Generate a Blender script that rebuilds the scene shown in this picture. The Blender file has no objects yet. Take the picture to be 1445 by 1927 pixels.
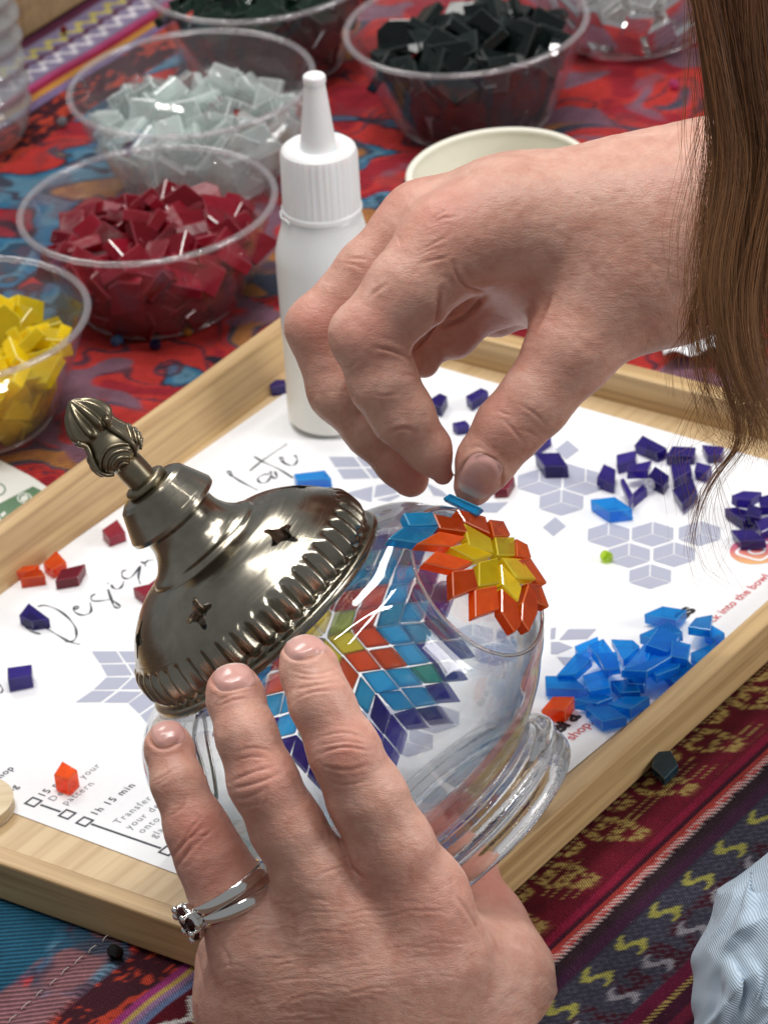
import bpy, bmesh, math, random, time
_T0 = time.time()
def lap(n): pass
import numpy as np
from mathutils import Vector, Matrix

random.seed(7)
RNG = np.random.default_rng(11)
S = 0.001                                   # everything below is measured in millimetres
scene = bpy.context.scene

# ------------------------------------------------------------------ camera
PITCH, ROLL, FPX, DIST = math.radians(30.16), math.radians(-6.5), 9100.0, 1500.0
FWD = Vector((0, math.cos(PITCH), -math.sin(PITCH)))
_R = Vector((1, 0, 0)); _U = _R.cross(FWD)
RGT = _R * math.cos(ROLL) + _U * math.sin(ROLL)
UPV = -_R * math.sin(ROLL) + _U * math.cos(ROLL)
TOW = -FWD                                  # towards the camera
CAM = -FWD * DIST
cam_data = bpy.data.cameras.new("camera")
cam = bpy.data.objects.new("camera", cam_data)
scene.collection.objects.link(cam)
cam.matrix_world = Matrix(((RGT.x, UPV.x, TOW.x, CAM.x * S), (RGT.y, UPV.y, TOW.y, CAM.y * S),
                           (RGT.z, UPV.z, TOW.z, CAM.z * S), (0, 0, 0, 1)))
cam_data.sensor_fit = 'HORIZONTAL'; cam_data.sensor_width = 36.0
cam_data.lens = 36.0 * FPX / 1445.0
cam_data.clip_start = 0.05; cam_data.clip_end = 20.0
cam_data.dof.use_dof = True; cam_data.dof.focus_distance = 1.235; cam_data.dof.aperture_fstop = 56.0
scene.camera = cam

# ------------------------------------------------------------------ light
world = bpy.data.worlds.new("World"); scene.world = world; world.use_nodes = True
world.node_tree.nodes["Background"].inputs[0].default_value = (0.93, 0.96, 1.0, 1)
world.node_tree.nodes["Background"].inputs[1].default_value = 0.25

def area_light(name, loc, target, sx, sy, power, color, spin=0.0):
    l = bpy.data.lights.new(name, 'AREA'); l.shape = 'RECTANGLE'
    l.size = sx * S; l.size_y = sy * S; l.energy = power; l.color = color
    o = bpy.data.objects.new(name, l); scene.collection.objects.link(o)
    o.location = Vector(loc) * S
    q = (Vector(target) - Vector(loc)).to_track_quat('-Z', 'Y')
    o.rotation_euler = (q @ Matrix.Rotation(spin, 3, 'Z').to_quaternion()).to_euler()
    return o
area_light("window_light", (-480, 1180, 1350), (0, -60, 20), 520, 520, 9, (1.0, 0.97, 0.93))
area_light("ceiling_tube_light", (-150, 60, 1800), (0, -80, 0), 26, 1300, 12.5, (1.0, 0.97, 0.94), 0.5)
area_light("ceiling_tube_light.001", (100, -30, 1800), (0, -80, 0), 26, 1300, 12.5, (1.0, 0.97, 0.94), 0.5)

area_light("right_fill_light", (1720, -560, 780), (0, -80, 60), 700, 700, 16, (1.0, 0.98, 0.96))  # added soft fill from the right, lifts the left hand and the cap

vs = scene.view_settings
vs.view_transform = 'Standard'; vs.look = 'None'; vs.exposure = 0.10; vs.gamma = 1.0
scene.render.engine = 'CYCLES'
cy = scene.cycles
cy.use_denoising = True
cy.max_bounces = 14; cy.transparent_max_bounces = 40; cy.transmission_bounces = 10; cy.glossy_bounces = 5; cy.diffuse_bounces = 4
cy.sample_clamp_indirect = 6.0; cy.sample_clamp_direct = 0.0
cy.blur_glossy = 0.5

# ------------------------------------------------------------------ places
def ray(x, y):
    return RGT * ((x - 722.5) / FPX) - UPV * ((y - 963.5) / FPX) + FWD
def pz(x, y, z):                            # the point on the level z that lies behind picture point x, y
    d = ray(x, y); t = (z - CAM.z) / d.z
    return CAM + d * t
def pd(x, y, d):                            # the point d millimetres nearer than the scene's origin
    return CAM + ray(x, y) * (DIST - d)
def plane_pt(x, y, c, n):
    d = ray(x, y); return CAM + d * ((c - CAM).dot(n) / d.dot(n))
YAW = math.radians(51.0)
EA = Vector((math.cos(YAW), math.sin(YAW), 0)); EB = Vector((math.sin(YAW), -math.cos(YAW), 0)); EZ = Vector((0, 0, 1))
PYAW = math.radians(48.94)
PA = Vector((math.cos(PYAW), math.sin(PYAW), 0)); PB = Vector((math.sin(PYAW), -math.cos(PYAW), 0))

# ------------------------------------------------------------------ objects
COL = scene.collection
def tag(o, label=None, cat=None, group=None, kind=None):
    if label: o["label"] = label
    if cat: o["category"] = cat
    if group: o["group"] = group
    if kind: o["kind"] = kind
    return o
def empty(name, loc):
    o = bpy.data.objects.new(name, None); COL.objects.link(o); o.location = Vector(loc) * S
    o.empty_display_size = 0.01
    return o
def world_of(o):
    m = o.matrix_basis.copy()
    if o.parent is not None: m = world_of(o.parent) @ o.matrix_parent_inverse @ m
    return m
def link_mesh(name, me, mat=None, parent=None, smooth=None):
    """me is in world metres; a child is shifted back by its parents' places"""
    o = bpy.data.objects.new(name, me); COL.objects.link(o)
    if mat is not None and not me.materials: me.materials.append(mat)
    if smooth is not None: me.polygons.foreach_set("use_smooth", [smooth] * len(me.polygons)); me.update()
    if parent is not None:
        o.parent = parent; o.matrix_parent_inverse = world_of(parent).inverted()
    return o
def mesh_from(verts, faces, name="mesh"):
    me = bpy.data.meshes.new(name)
    me.from_pydata([tuple(Vector(v) * S) for v in verts], [], faces); me.update()
    return me
def bm_mesh(bm, name="mesh", scale=S):
    for v in bm.verts: v.co *= scale
    me = bpy.data.meshes.new(name); bm.to_mesh(me); bm.free(); return me
def frame(o, ax, ay, az):
    return Matrix(((ax.x, ay.x, az.x, o.x), (ax.y, ay.y, az.y, o.y), (ax.z, ay.z, az.z, o.z), (0, 0, 0, 1)))
def lathe(profile, nseg, M, closed=False, fn=None):
    """profile of (radius, height) turned about the frame's z axis"""
    v = []; f = []; n = len(profile)
    for i, (r, h) in enumerate(profile):
        for k in range(nseg):
            a = 2 * math.pi * k / nseg
            rr = r if fn is None else fn(r, h, a)
            v.append(M @ Vector((rr * math.cos(a), rr * math.sin(a), h)))
    for i in range(n - (0 if closed else 1)):
        j = (i + 1) % n
        for k in range(nseg):
            l = (k + 1) % nseg
            f.append((i * nseg + k, i * nseg + l, j * nseg + l, j * nseg + k))
    if not closed:
        if profile[0][0] > 0.02: f.append(tuple(range(nseg))[::-1])
        if profile[-1][0] > 0.02: f.append(tuple((n - 1) * nseg + k for k in range(nseg)))
    return mesh_from(v, f)
def smooth_profile(pts, per=6):
    """Catmull-Rom through (radius, height) points"""
    out = []
    P = [pts[0]] + list(pts) + [pts[-1]]
    for i in range(1, len(P) - 2):
        p0, p1, p2, p3 = P[i - 1], P[i], P[i + 1], P[i + 2]
        for k in range(per):
            t = k / per
            out.append(tuple(0.5 * (2 * p1[c] + (p2[c] - p0[c]) * t + (2 * p0[c] - 5 * p1[c] + 4 * p2[c] - p3[c]) * t * t
                                    + (3 * p1[c] - p0[c] - 3 * p2[c] + p3[c]) * t ** 3) for c in (0, 1)))
    out.append(tuple(pts[-1]))
    return [(max(r, 0.0), h) for r, h in out]
def tube(pts, rad, nseg=8, rads=None):
    v = []; f = []; pts = [Vector(p) for p in pts]
    up = Vector((0.31, 0.2, 0.93)).normalized()
    for i, p in enumerate(pts):
        t = (pts[min(i + 1, len(pts) - 1)] - pts[max(i - 1, 0)]).normalized()
        s = t.cross(up)
        if s.length < 1e-4: s = t.cross(Vector((1, 0, 0)))
        s.normalize(); up = s.cross(t).normalized()
        r = rads[i] if rads else rad
        for k in range(nseg):
            a = 2 * math.pi * k / nseg
            v.append(p + s * (r * math.cos(a)) + up * (r * math.sin(a)))
    for i in range(len(pts) - 1):
        for k in range(nseg):
            l = (k + 1) % nseg
            f.append((i * nseg + k, i * nseg + l, (i + 1) * nseg + l, (i + 1) * nseg + k))
    f.append(tuple(range(nseg))[::-1]); f.append(tuple((len(pts) - 1) * nseg + k for k in range(nseg)))
    return mesh_from(v, f)
def spline(pts, per=6):
    pts = [Vector(p) for p in pts]; P = [pts[0] * 2 - pts[1]] + pts + [pts[-1] * 2 - pts[-2]]; out = []
    for i in range(1, len(P) - 2):
        for k in range(per):
            t = k / per; p0, p1, p2, p3 = P[i - 1:i + 3]
            out.append(0.5 * (2 * p1 + (p2 - p0) * t + (2 * p0 - 5 * p1 + 4 * p2 - p3) * t * t + (3 * p1 - p0 - 3 * p2 + p3) * t ** 3))
    out.append(pts[-1]); return out
def box_mesh(M, x0, x1, y0, y1, z0, z1, bevel=0.4, top_y0=None, top_y1=None):
    bm = bmesh.new()
    ty0 = y0 if top_y0 is None else top_y0; ty1 = y1 if top_y1 is None else top_y1
    c = [(x0, y0, z0), (x1, y0, z0), (x1, y1, z0), (x0, y1, z0), (x0, ty0, z1), (x1, ty0, z1), (x1, ty1, z1), (x0, ty1, z1)]
    v = [bm.verts.new(p) for p in c]
    for q in ((3, 2, 1, 0), (4, 5, 6, 7), (0, 1, 5, 4), (1, 2, 6, 5), (2, 3, 7, 6), (3, 0, 4, 7)): bm.faces.new([v[i] for i in q])
    if bevel: bmesh.ops.bevel(bm, geom=list(bm.edges), offset=bevel, segments=2, profile=0.5, affect='EDGES')
    bm.transform(M)
    return bm_mesh(bm)
def prism_mesh(top, n, thick, bevel=0.25, taper=0.0):
    """a slab whose upper outline is the points top; n is its upward normal"""
    bm = bmesh.new(); n = n.normalized()
    c = sum(top, Vector((0, 0, 0))) / len(top)
    area = sum((top[i] - c).cross(top[(i + 1) % len(top)] - c).dot(n) for i in range(len(top)))
    if area < 0: top = top[::-1]
    vt = [bm.verts.new(p) for p in top]; vb = [bm.verts.new(p - n * thick + (p - c) * taper) for p in top]
    bm.faces.new(vt); bm.faces.new(vb[::-1]); k = len(top)
    for i in range(k): bm.faces.new((vb[i], vb[(i + 1) % k], vt[(i + 1) % k], vt[i]))
    if bevel: bmesh.ops.bevel(bm, geom=list(bm.edges), offset=bevel, segments=1, affect='EDGES', material=1)
    return bm_mesh(bm)

# ------------------------------------------------------------------ materials
def new_mat(name):
    m = bpy.data.materials.new(name); m.use_nodes = True; nt = m.node_tree
    return m, nt, nt.nodes["Principled BSDF"]
def nd(nt, t, **kw):
    n = nt.nodes.new(t)
    for k, v in kw.items():
        if k.startswith("i_"): n.inputs[k[2:].replace("_", " ")].default_value = v
        else: setattr(n, k, v)
    return n
def mth(nt, op, a, b=None, c=None):
    n = nt.nodes.new("ShaderNodeMath"); n.operation = op
    for i, x in enumerate((a, b, c)):
        if x is None: continue
        if isinstance(x, (int, float)): n.inputs[i].default_value = x
        else: nt.links.new(x, n.inputs[i])
    return n.outputs[0]
def mixc(nt, fac, a, b, mode='MIX'):
    n = nt.nodes.new("ShaderNodeMix"); n.data_type = 'RGBA'; n.blend_type = mode
    for s, x in ((0, fac), (6, a), (7, b)):
        if isinstance(x, (int, float)): n.inputs[s].default_value = x
        elif isinstance(x, tuple): n.inputs[s].default_value = x if len(x) == 4 else x + (1,)
        else: nt.links.new(x, n.inputs[s])
    return n.outputs[2]
def ramp(nt, fac, stops):
    n = nt.nodes.new("ShaderNodeValToRGB"); cr = n.color_ramp
    while len(cr.elements) < len(stops): cr.elements.new(0.5)
    for e, (p, c) in zip(cr.elements, stops): e.position = p; e.color = c + (1,) if len(c) == 3 else c
    nt.links.new(fac, n.inputs[0]); return n.outputs[0]
def noise(nt, vec, scale, detail=3.0, rough=0.55, dist=0.0):
    n = nd(nt, "ShaderNodeTexNoise"); n.inputs["Scale"].default_value = scale; n.inputs["Detail"].default_value = detail
    n.inputs["Roughness"].default_value = rough; n.inputs["Distortion"].default_value = dist
    if vec is not None: nt.links.new(vec, n.inputs["Vector"])
    return n.outputs["Fac"]
def mapping(nt, vec, scale=(1, 1, 1), rot=(0, 0, 0)):
    n = nd(nt, "ShaderNodeMapping"); n.inputs["Scale"].default_value = scale; n.inputs["Rotation"].default_value = rot
    nt.links.new(vec, n.inputs["Vector"]); return n.outputs[0]
def bump(nt, h, strength, dist, normal=None):
    n = nd(nt, "ShaderNodeBump"); n.inputs["Strength"].default_value = strength; n.inputs["Distance"].default_value = dist
    nt.links.new(h, n.inputs["Height"])
    if normal is not None: nt.links.new(normal, n.inputs["Normal"])
    return n.outputs[0]
def objco(nt): return nd(nt, "ShaderNodeTexCoord").outputs["Object"]

def edge_reflect(nt, ior, normal=None, peak=1.0):
    """mirror share of a clear surface: small face on, growing towards grazing view, the same from both sides"""
    geo = nd(nt, "ShaderNodeNewGeometry")
    d = nd(nt, "ShaderNodeVectorMath", operation='DOT_PRODUCT'); nt.links.new(geo.outputs["Incoming"], d.inputs[0])
    nt.links.new(normal if normal is not None else geo.outputs["Normal"], d.inputs[1])
    c = mth(nt, 'MINIMUM', mth(nt, 'ABSOLUTE', d.outputs["Value"]), 1.0)
    f0 = ((ior - 1) / (ior + 1)) ** 2
    return mth(nt, 'MULTIPLY_ADD', mth(nt, 'POWER', mth(nt, 'SUBTRACT', 1.0, c), 5.0), (1 - f0) * peak, f0)

def plain(name, color, rough=0.5, metal=0.0, spec=0.5, bump_scale=None, bump_d=0.0002):
    m, nt, b = new_mat(name)
    b.inputs["Base Color"].default_value = color + (1,); b.inputs["Roughness"].default_value = rough
    b.inputs["Metallic"].default_value = metal; b.inputs["Specular IOR Level"].default_value = spec
    if bump_scale: nt.links.new(bump(nt, noise(nt, objco(nt), bump_scale), 0.5, bump_d), b.inputs["Normal"])
    return m
EDGE_OF = {}
def dress(me, mat):
    """body glass on the faces, a second tone of it on the arrises"""
    me.materials.append(mat); me.materials.append(EDGE_OF.get(mat.name, mat)); return me
def tile_glass(name, clear, body, through=0.5, ior=1.5, seed=0.0, gloss_rough=0.04):
    """coloured glass: some light passes straight through, some is scattered in the body, the skin is glossy"""
    m, nt, b = new_mat(name); nt.nodes.remove(b)
    out = nt.nodes["Material Output"]
    inf = nd(nt, "ShaderNodeObjectInfo")
    geo = objco(nt)
    nz = noise(nt, geo, 260.0, 2.0, 0.6, 0.6)
    var = mth(nt, 'MULTIPLY_ADD', inf.outputs["Random"], 0.5, 0.75)
    var2 = mth(nt, 'MULTIPLY', var, mth(nt, 'MULTIPLY_ADD', nz, 0.5, 0.75))
    tr = nd(nt, "ShaderNodeBsdfTransparent"); tr.inputs[0].default_value = clear + (1,)
    pale = tuple(min(1.0, 0.55 * q + 0.45 * (q ** 0.5)) for q in body)
    deep = tuple(q * 0.6 for q in body)
    hue = mixc(nt, inf.outputs["Random"], deep, mixc(nt, nz, body, pale))
    cb = mixc(nt, 1.0, hue, mth(nt, 'MULTIPLY_ADD', var2, 0.7, 0.4), 'MULTIPLY')
    df = nd(nt, "ShaderNodeBsdfDiffuse"); tl = nd(nt, "ShaderNodeBsdfTranslucent")
    nt.links.new(cb, df.inputs[0]); nt.links.new(cb, tl.inputs[0])
    mx = nd(nt, "ShaderNodeMixShader"); mx.inputs[0].default_value = 0.5
    nt.links.new(df.outputs[0], mx.inputs[1]); nt.links.new(tl.outputs[0], mx.inputs[2])
    m2 = nd(nt, "ShaderNodeMixShader"); m2.inputs[0].default_value = through
    nt.links.new(mx.outputs[0], m2.inputs[1]); nt.links.new(tr.outputs[0], m2.inputs[2])
    bn = bump(nt, noise(nt, geo, 180.0, 2.0, 0.5), 0.35, 0.0006)
    gl = nd(nt, "ShaderNodeBsdfGlossy"); gl.inputs["Roughness"].default_value = gloss_rough
    nt.links.new(bn, gl.inputs["Normal"])
    m3 = nd(nt, "ShaderNodeMixShader"); nt.links.new(edge_reflect(nt, ior, bn, 0.9), m3.inputs[0])
    nt.links.new(m2.outputs[0], m3.inputs[1]); nt.links.new(gl.outputs[0], m3.inputs[2])
    nt.links.new(m3.outputs[0], out.inputs[0])
    em, ent, eb = new_mat(name + " edge")
    eb.inputs["Base Color"].default_value = tuple(min(1.0, 0.55 * q + 0.18 * q ** 0.5 + 0.02) for q in body) + (1,)
    eb.inputs["Roughness"].default_value = 0.16; eb.inputs["Specular IOR Level"].default_value = 0.9; eb.inputs["Transmission Weight"].default_value = 0.25
    EDGE_OF[m.name] = em
    return m
def thin_clear(name, tint=(0.96, 0.97, 0.97), ior=1.45, rough=0.02, haze=0.0, haze_col=(0.8, 0.82, 0.82), bscale=40.0, bdist=0.0004, bstr=0.3):
    """a thin clear wall: see-through, with mirror reflections that grow towards its edge"""
    m, nt, b = new_mat(name); nt.nodes.remove(b); out = nt.nodes["Material Output"]
    bn = bump(nt, noise(nt, objco(nt), bscale, 2.0, 0.5), bstr, bdist)
    tr = nd(nt, "ShaderNodeBsdfTransparent"); tr.inputs[0].default_value = tint + (1,)
    base = tr.outputs[0]
    if haze > 0:
        df = nd(nt, "ShaderNodeBsdfDiffuse"); df.inputs[0].default_value = haze_col + (1,)
        h = nd(nt, "ShaderNodeMixShader"); h.inputs[0].default_value = haze
        nt.links.new(base, h.inputs[1]); nt.links.new(df.outputs[0], h.inputs[2]); base = h.outputs[0]
    gl = nd(nt, "ShaderNodeBsdfGlossy"); gl.inputs["Roughness"].default_value = rough; nt.links.new(bn, gl.inputs["Normal"])
    mx = nd(nt, "ShaderNodeMixShader"); nt.links.new(edge_reflect(nt, ior, bn, 0.75), mx.inputs[0])
    nt.links.new(base, mx.inputs[1]); nt.links.new(gl.outputs[0], mx.inputs[2]); nt.links.new(mx.outputs[0], out.inputs[0])
    return m

def wood_mat(name, light=(0.58, 0.385, 0.175), dark=(0.31, 0.165, 0.055), along=0, streak=1.0):
    m, nt, b = new_mat(name); co = objco(nt)
    sc = [420, 420, 420]; sc[along] = 9
    sc2 = [110, 110, 110]; sc2[along] = 4
    n1 = noise(nt, mapping(nt, co, tuple(sc)), 1.0, 4.0, 0.6, 0.3)
    n2 = noise(nt, mapping(nt, co, tuple(sc2)), 1.0, 3.0, 0.5, 1.2)
    n3 = noise(nt, co, 45.0, 3.0)
    f = mth(nt, 'ADD', mth(nt, 'MULTIPLY', n1, 0.55), mth(nt, 'MULTIPLY', n2, 0.45))
    c = ramp(nt, f, [(0.38, dark), (0.47, tuple(0.5 * (a + q) for a, q in zip(dark, light))), (0.57, light)])
    c = mixc(nt, mth(nt, 'MULTIPLY', n3, 0.35 * streak), c, (0.62, 0.47, 0.27, 1))
    nt.links.new(c, b.inputs["Base Color"])
    b.inputs["Roughness"].default_value = 0.42
    nt.links.new(bump(nt, n1, 0.35, 0.0003), b.inputs["Normal"])
    return m

# ================================================================== the cloth
def vnoise(x, y, seed):
    """smooth value noise on a lattice"""
    r = np.random.default_rng(seed); T = r.random((64, 64))
    xi = np.floor(x).astype(int); yi = np.floor(y).astype(int); fx = x - xi; fy = y - yi
    fx = fx * fx * (3 - 2 * fx); fy = fy * fy * (3 - 2 * fy)
    g = lambda i, j: T[i % 64, j % 64]
    return (g(xi, yi) * (1 - fx) + g(xi + 1, yi) * fx) * (1 - fy) + (g(xi, yi + 1) * (1 - fx) + g(xi + 1, yi + 1) * fx) * fy
def fbm(x, y, seed, o=3):
    s = 0; a = 1; t = 0
    for k in range(o): s = s + a * vnoise(x * 2 ** k, y * 2 ** k, seed + k); t += a; a *= 0.5
    return s / t
def sst(e0, e1, x):
    t = np.clip((x - e0) / (e1 - e0), 0, 1); return t * t * (3 - 2 * t)

def cloth_colour(a, b):
    n = a.size; c = np.zeros((n, 3)); rib = np.zeros(n)
    def put(mask, col):
        w = np.clip(mask, 0, 1)[:, None]; c[:] = c * (1 - w) + np.array(col) * w
    band = lambda lo, hi, s=0.35: sst(lo - s, lo + s, b) * (1 - sst(hi - s, hi + s, b))
    # --- printed swirls, the wide middle of the cloth
    sw = band(-270, 76, 1.0); rib += sw
    wx = fbm(a / 40, b / 40, 3) * 3.2; wy = fbm(a / 40 + 9, b / 40 + 5, 8) * 3.2
    v = fbm(a / 52 + wx, b / 52 + wy, 21, 2); u = fbm(a / 34 + wy * 1.1, b / 34 + wx * 1.1, 33, 2)
    put(sw, (0.46, 0.035, 0.03))
    put(sw * sst(0.52, 0.56, u), (0.30, 0.018, 0.03))
    put(sw * sst(0.60, 0.63, v), (0.035, 0.15, 0.27))
    put(sw * sst(0.68, 0.70, v), (0.10, 0.22, 0.31))
    put(sw * sst(0.74, 0.76, v) * 0.9, (0.02, 0.05, 0.09))
    put(sw * (1 - sst(0.012, 0.022, np.abs(v - 0.605))), (0.03, 0.02, 0.035))
    put(sw * (1 - sst(0.010, 0.020, np.abs(u - 0.44))) * 0.9, (0.05, 0.03, 0.05))
    put(sw * sst(0.36, 0.33, u) * 0 + sw * (1 - sst(0.31, 0.35, u)), (0.05, 0.06, 0.09))
    put(sw * (1 - sst(0.25, 0.28, u)), (0.36, 0.15, 0.05))
    put(sw * (1 - sst(0.28, 0.32, v)), (0.20, 0.10, 0.14))
    put(sw * sst(0.60, 0.66, fbm(a / 9, b / 9, 77)) * 0.35, (0.17, 0.05, 0.06))
    # teal patch of the hemmed border by the near left corner
    teal = band(5, 58, 3) * (1 - sst(-205, -195, a)); w2 = fbm(a / 30 + 3, b / 22, 55)
    put(teal * sst(0.38, 0.44, w2), (0.012, 0.075, 0.13)); put(teal * (1 - sst(0.30, 0.36, w2)), (0.30, 0.05, 0.09))
    put(band(56, 76, 1) * (1 - sst(-190, -180, a)) * sst(0.45, 0.5, w2), (0.20, 0.09, 0.10))
    # --- dark bands with orange ikat flecks
    for lo, hi in ((-289, -270), (76, 91)):
        m = band(lo, hi, 0.6); put(m, (0.055, 0.012, 0.02))
        k = fbm(a / 3.0, b / 1.3, 91, 2) * 0.6 + fbm(a / 14, b / 9, 95, 2) * 0.6
        put(m * sst(0.60, 0.66, k), (0.50, 0.055, 0.028))
    # --- fine stripes
    def stripes(edges, cols, twist=1.0):
        for i, col in enumerate(cols):
            put(band(edges[i], edges[i + 1], 0.25), col)
            tw = 0.5 + 0.5 * np.sin((a * twist + b * 1.5) * 2 * math.pi / 1.6)
            put(band(edges[i], edges[i + 1], 0.25) * tw * 0.35, tuple(x * 0.4 for x in col))
    stripes([-304, -300.5, -297.5, -293.6, -289], [(0.50, 0.07, 0.20), (0.33, 0.015, 0.05), (0.60, 0.27, 0.05), (0.24, 0.17, 0.33)])
    stripes([91, 93.6, 95.2, 97.4, 99.5], [(0.40, 0.05, 0.22), (0.62, 0.42, 0.12), (0.36, 0.20, 0.36), (0.17, 0.23, 0.42)])
    # --- lilac band with white and yellow zigzags
    put(band(-327, -304), (0.26, 0.22, 0.34)); put(band(-331, -326.5), (0.10, 0.02, 0.05)); put(band(-345, -331), (0.075, 0.02, 0.035))
    put(band(-420, -345), (0.42, 0.05, 0.04))
    def zig(bc, amp, per, wid, col, ph=0.0):
        x = (a + ph) % per / per; t = np.abs(2 * x - 1) * 2 - 1
        loop = np.abs((b - bc) - amp * np.sin(2 * math.pi * x)) + 0.6 * np.abs(np.sin(a * 2 * math.pi / 1.2))
        put((1 - sst(wid, wid + 0.5, loop)), col)
    zig(-315.5, 1.2, 9, 1.3, (0.10, 0.015, 0.05), 4); zig(-310, 2.4, 9, 1.6, (0.72, 0.68, 0.72)); zig(-320.5, 2.0, 9, 1.5, (0.58, 0.50, 0.12), 2)
    # --- burgundy ground with embroidery (near side)
    put(band(99.5, 173), (0.105, 0.005, 0.013)); put(band(164, 173, 3), (0.17, 0.008, 0.024))
    zig(106, 2.6, 16, 1.4, (0.62, 0.60, 0.58), 3); zig(113, 2.6, 16, 1.4, (0.55, 0.48, 0.14), 9)
    per = 25.0
    for off, bc, hh in ((0, 158, 13.5), (12.5, 150, 7)):
        x = ((a + off) % per) - per / 2; y = (b - bc) / hh
        env = (1 - sst(0.8, 1.0, np.abs(y)))
        shape = np.abs(np.abs(x) - 4.2 * (1 - np.abs(y)) - 1.0); shape2 = np.abs(x) * 0.8 + np.abs(np.mod(b - bc, 6.5) - 3.25) * 1.0
        m = np.maximum(1 - sst(1.1, 1.6, shape), 1 - sst(1.7, 2.2, shape2)) * env
        step = np.floor(b / 2.1)
        thr = sst(0.16, 0.30, np.abs(((a + 0.6 * (step % 2)) % 1.25) / 1.25 - 0.5) * -1 + 0.62) * sst(0.05, 0.15, np.abs((b % 2.1) / 2.1 - 0.5) * -1 + 0.5)
        put(m * thr * (0.65 + 0.35 * fbm(a / 5, b / 5, 12)), (0.52, 0.40, 0.12))
    x = (a % 1.9) / 1.9; y = ((b - 140) % 3.0) / 3.0
    dots = (np.abs(x - 0.5) < 0.3) * (np.abs(y - 0.5) < 0.18) * band(140, 171) * sst(0.53, 0.58, fbm(a / 11, b / 7, 61))
    put(dots * 0.8, (0.48, 0.34, 0.11))
    # --- rope stripe, dark band, S motifs
    put(band(172.5, 176), (0.25, 0.010, 0.04)); put(band(175.6, 176.8, 0.2), (0.03, 0.005, 0.015)); put(band(176.8, 178.4, 0.2), (0.44, 0.045, 0.04))
    tw = 0.5 + 0.5 * np.sin((a + b * 0.7) * 2 * math.pi / 1.7)
    put(band(178.4, 180.6, 0.2), (0.50, 0.06, 0.05)); put(band(178.6, 181.4, 0.2) * sst(0.55, 0.7, tw), (0.62, 0.46, 0.44)); put(band(180.8, 181.8, 0.2) * (1 - tw), (0.03, 0.005, 0.015))
    put(band(181.8, 189), (0.030, 0.014, 0.020)); put(band(185, 189, 1.2) * 0.5, (0.07, 0.012, 0.06))
    put(band(189, 211), (0.035, 0.033, 0.052)); put(band(199, 211, 1) * sst(0.46, 0.54, fbm(a / 6, b / 6, 40)), (0.045, 0.004, 0.012))
    wv = np.sin((a * 1.0 + b * 0.0) * 2 * math.pi / 1.3) * np.sin(b * 2 * math.pi / 1.3)
    put(band(189, 211) * sst(0.1, 0.5, wv) * 0.7, (0.085, 0.085, 0.115))
    x = ((a + b * 0.25) % 16.6) - 8.3; y = (b - 194.2)
    s_ = np.abs(x - 3.0 * np.sin(y * 2 * math.pi / 8.2)) + 0.7 * np.abs(np.sin(b * 2 * math.pi / 1.3))
    put((1 - sst(1.9, 2.4, s_)) * (1 - sst(4.2, 4.7, np.abs(y))), (0.33, 0.31, 0.07))
    x = ((a + 5 + b * 0.3) % 17.0) - 8.5; y = (b - 205)
    s_ = np.abs(x - 2.8 * np.sin(y * 2 * math.pi / 9)) + 0.4 * np.abs(np.sin(b * 2 * math.pi / 1.3)); 
    put((1 - sst(1.4, 2.0, s_)) * (1 - sst(4.2, 5, np.abs(y))) * 0.9, (0.27, 0.26, 0.29))
    put(band(211, 216), (0.11, 0.006, 0.03)); put(band(216, 217.4, 0.2) * sst(0.3, 0.6, tw), (0.45, 0.30, 0.10)); put(band(217.4, 300), (0.045, 0.006, 0.02))
    put(band(222, 226), (0.13, 0.01, 0.03))
    # slightly worn, uneven dye
    c *= (0.76 + 0.5 * fbm(a / 7, b / 7, 5))[:, None]
    return c, rib

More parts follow.
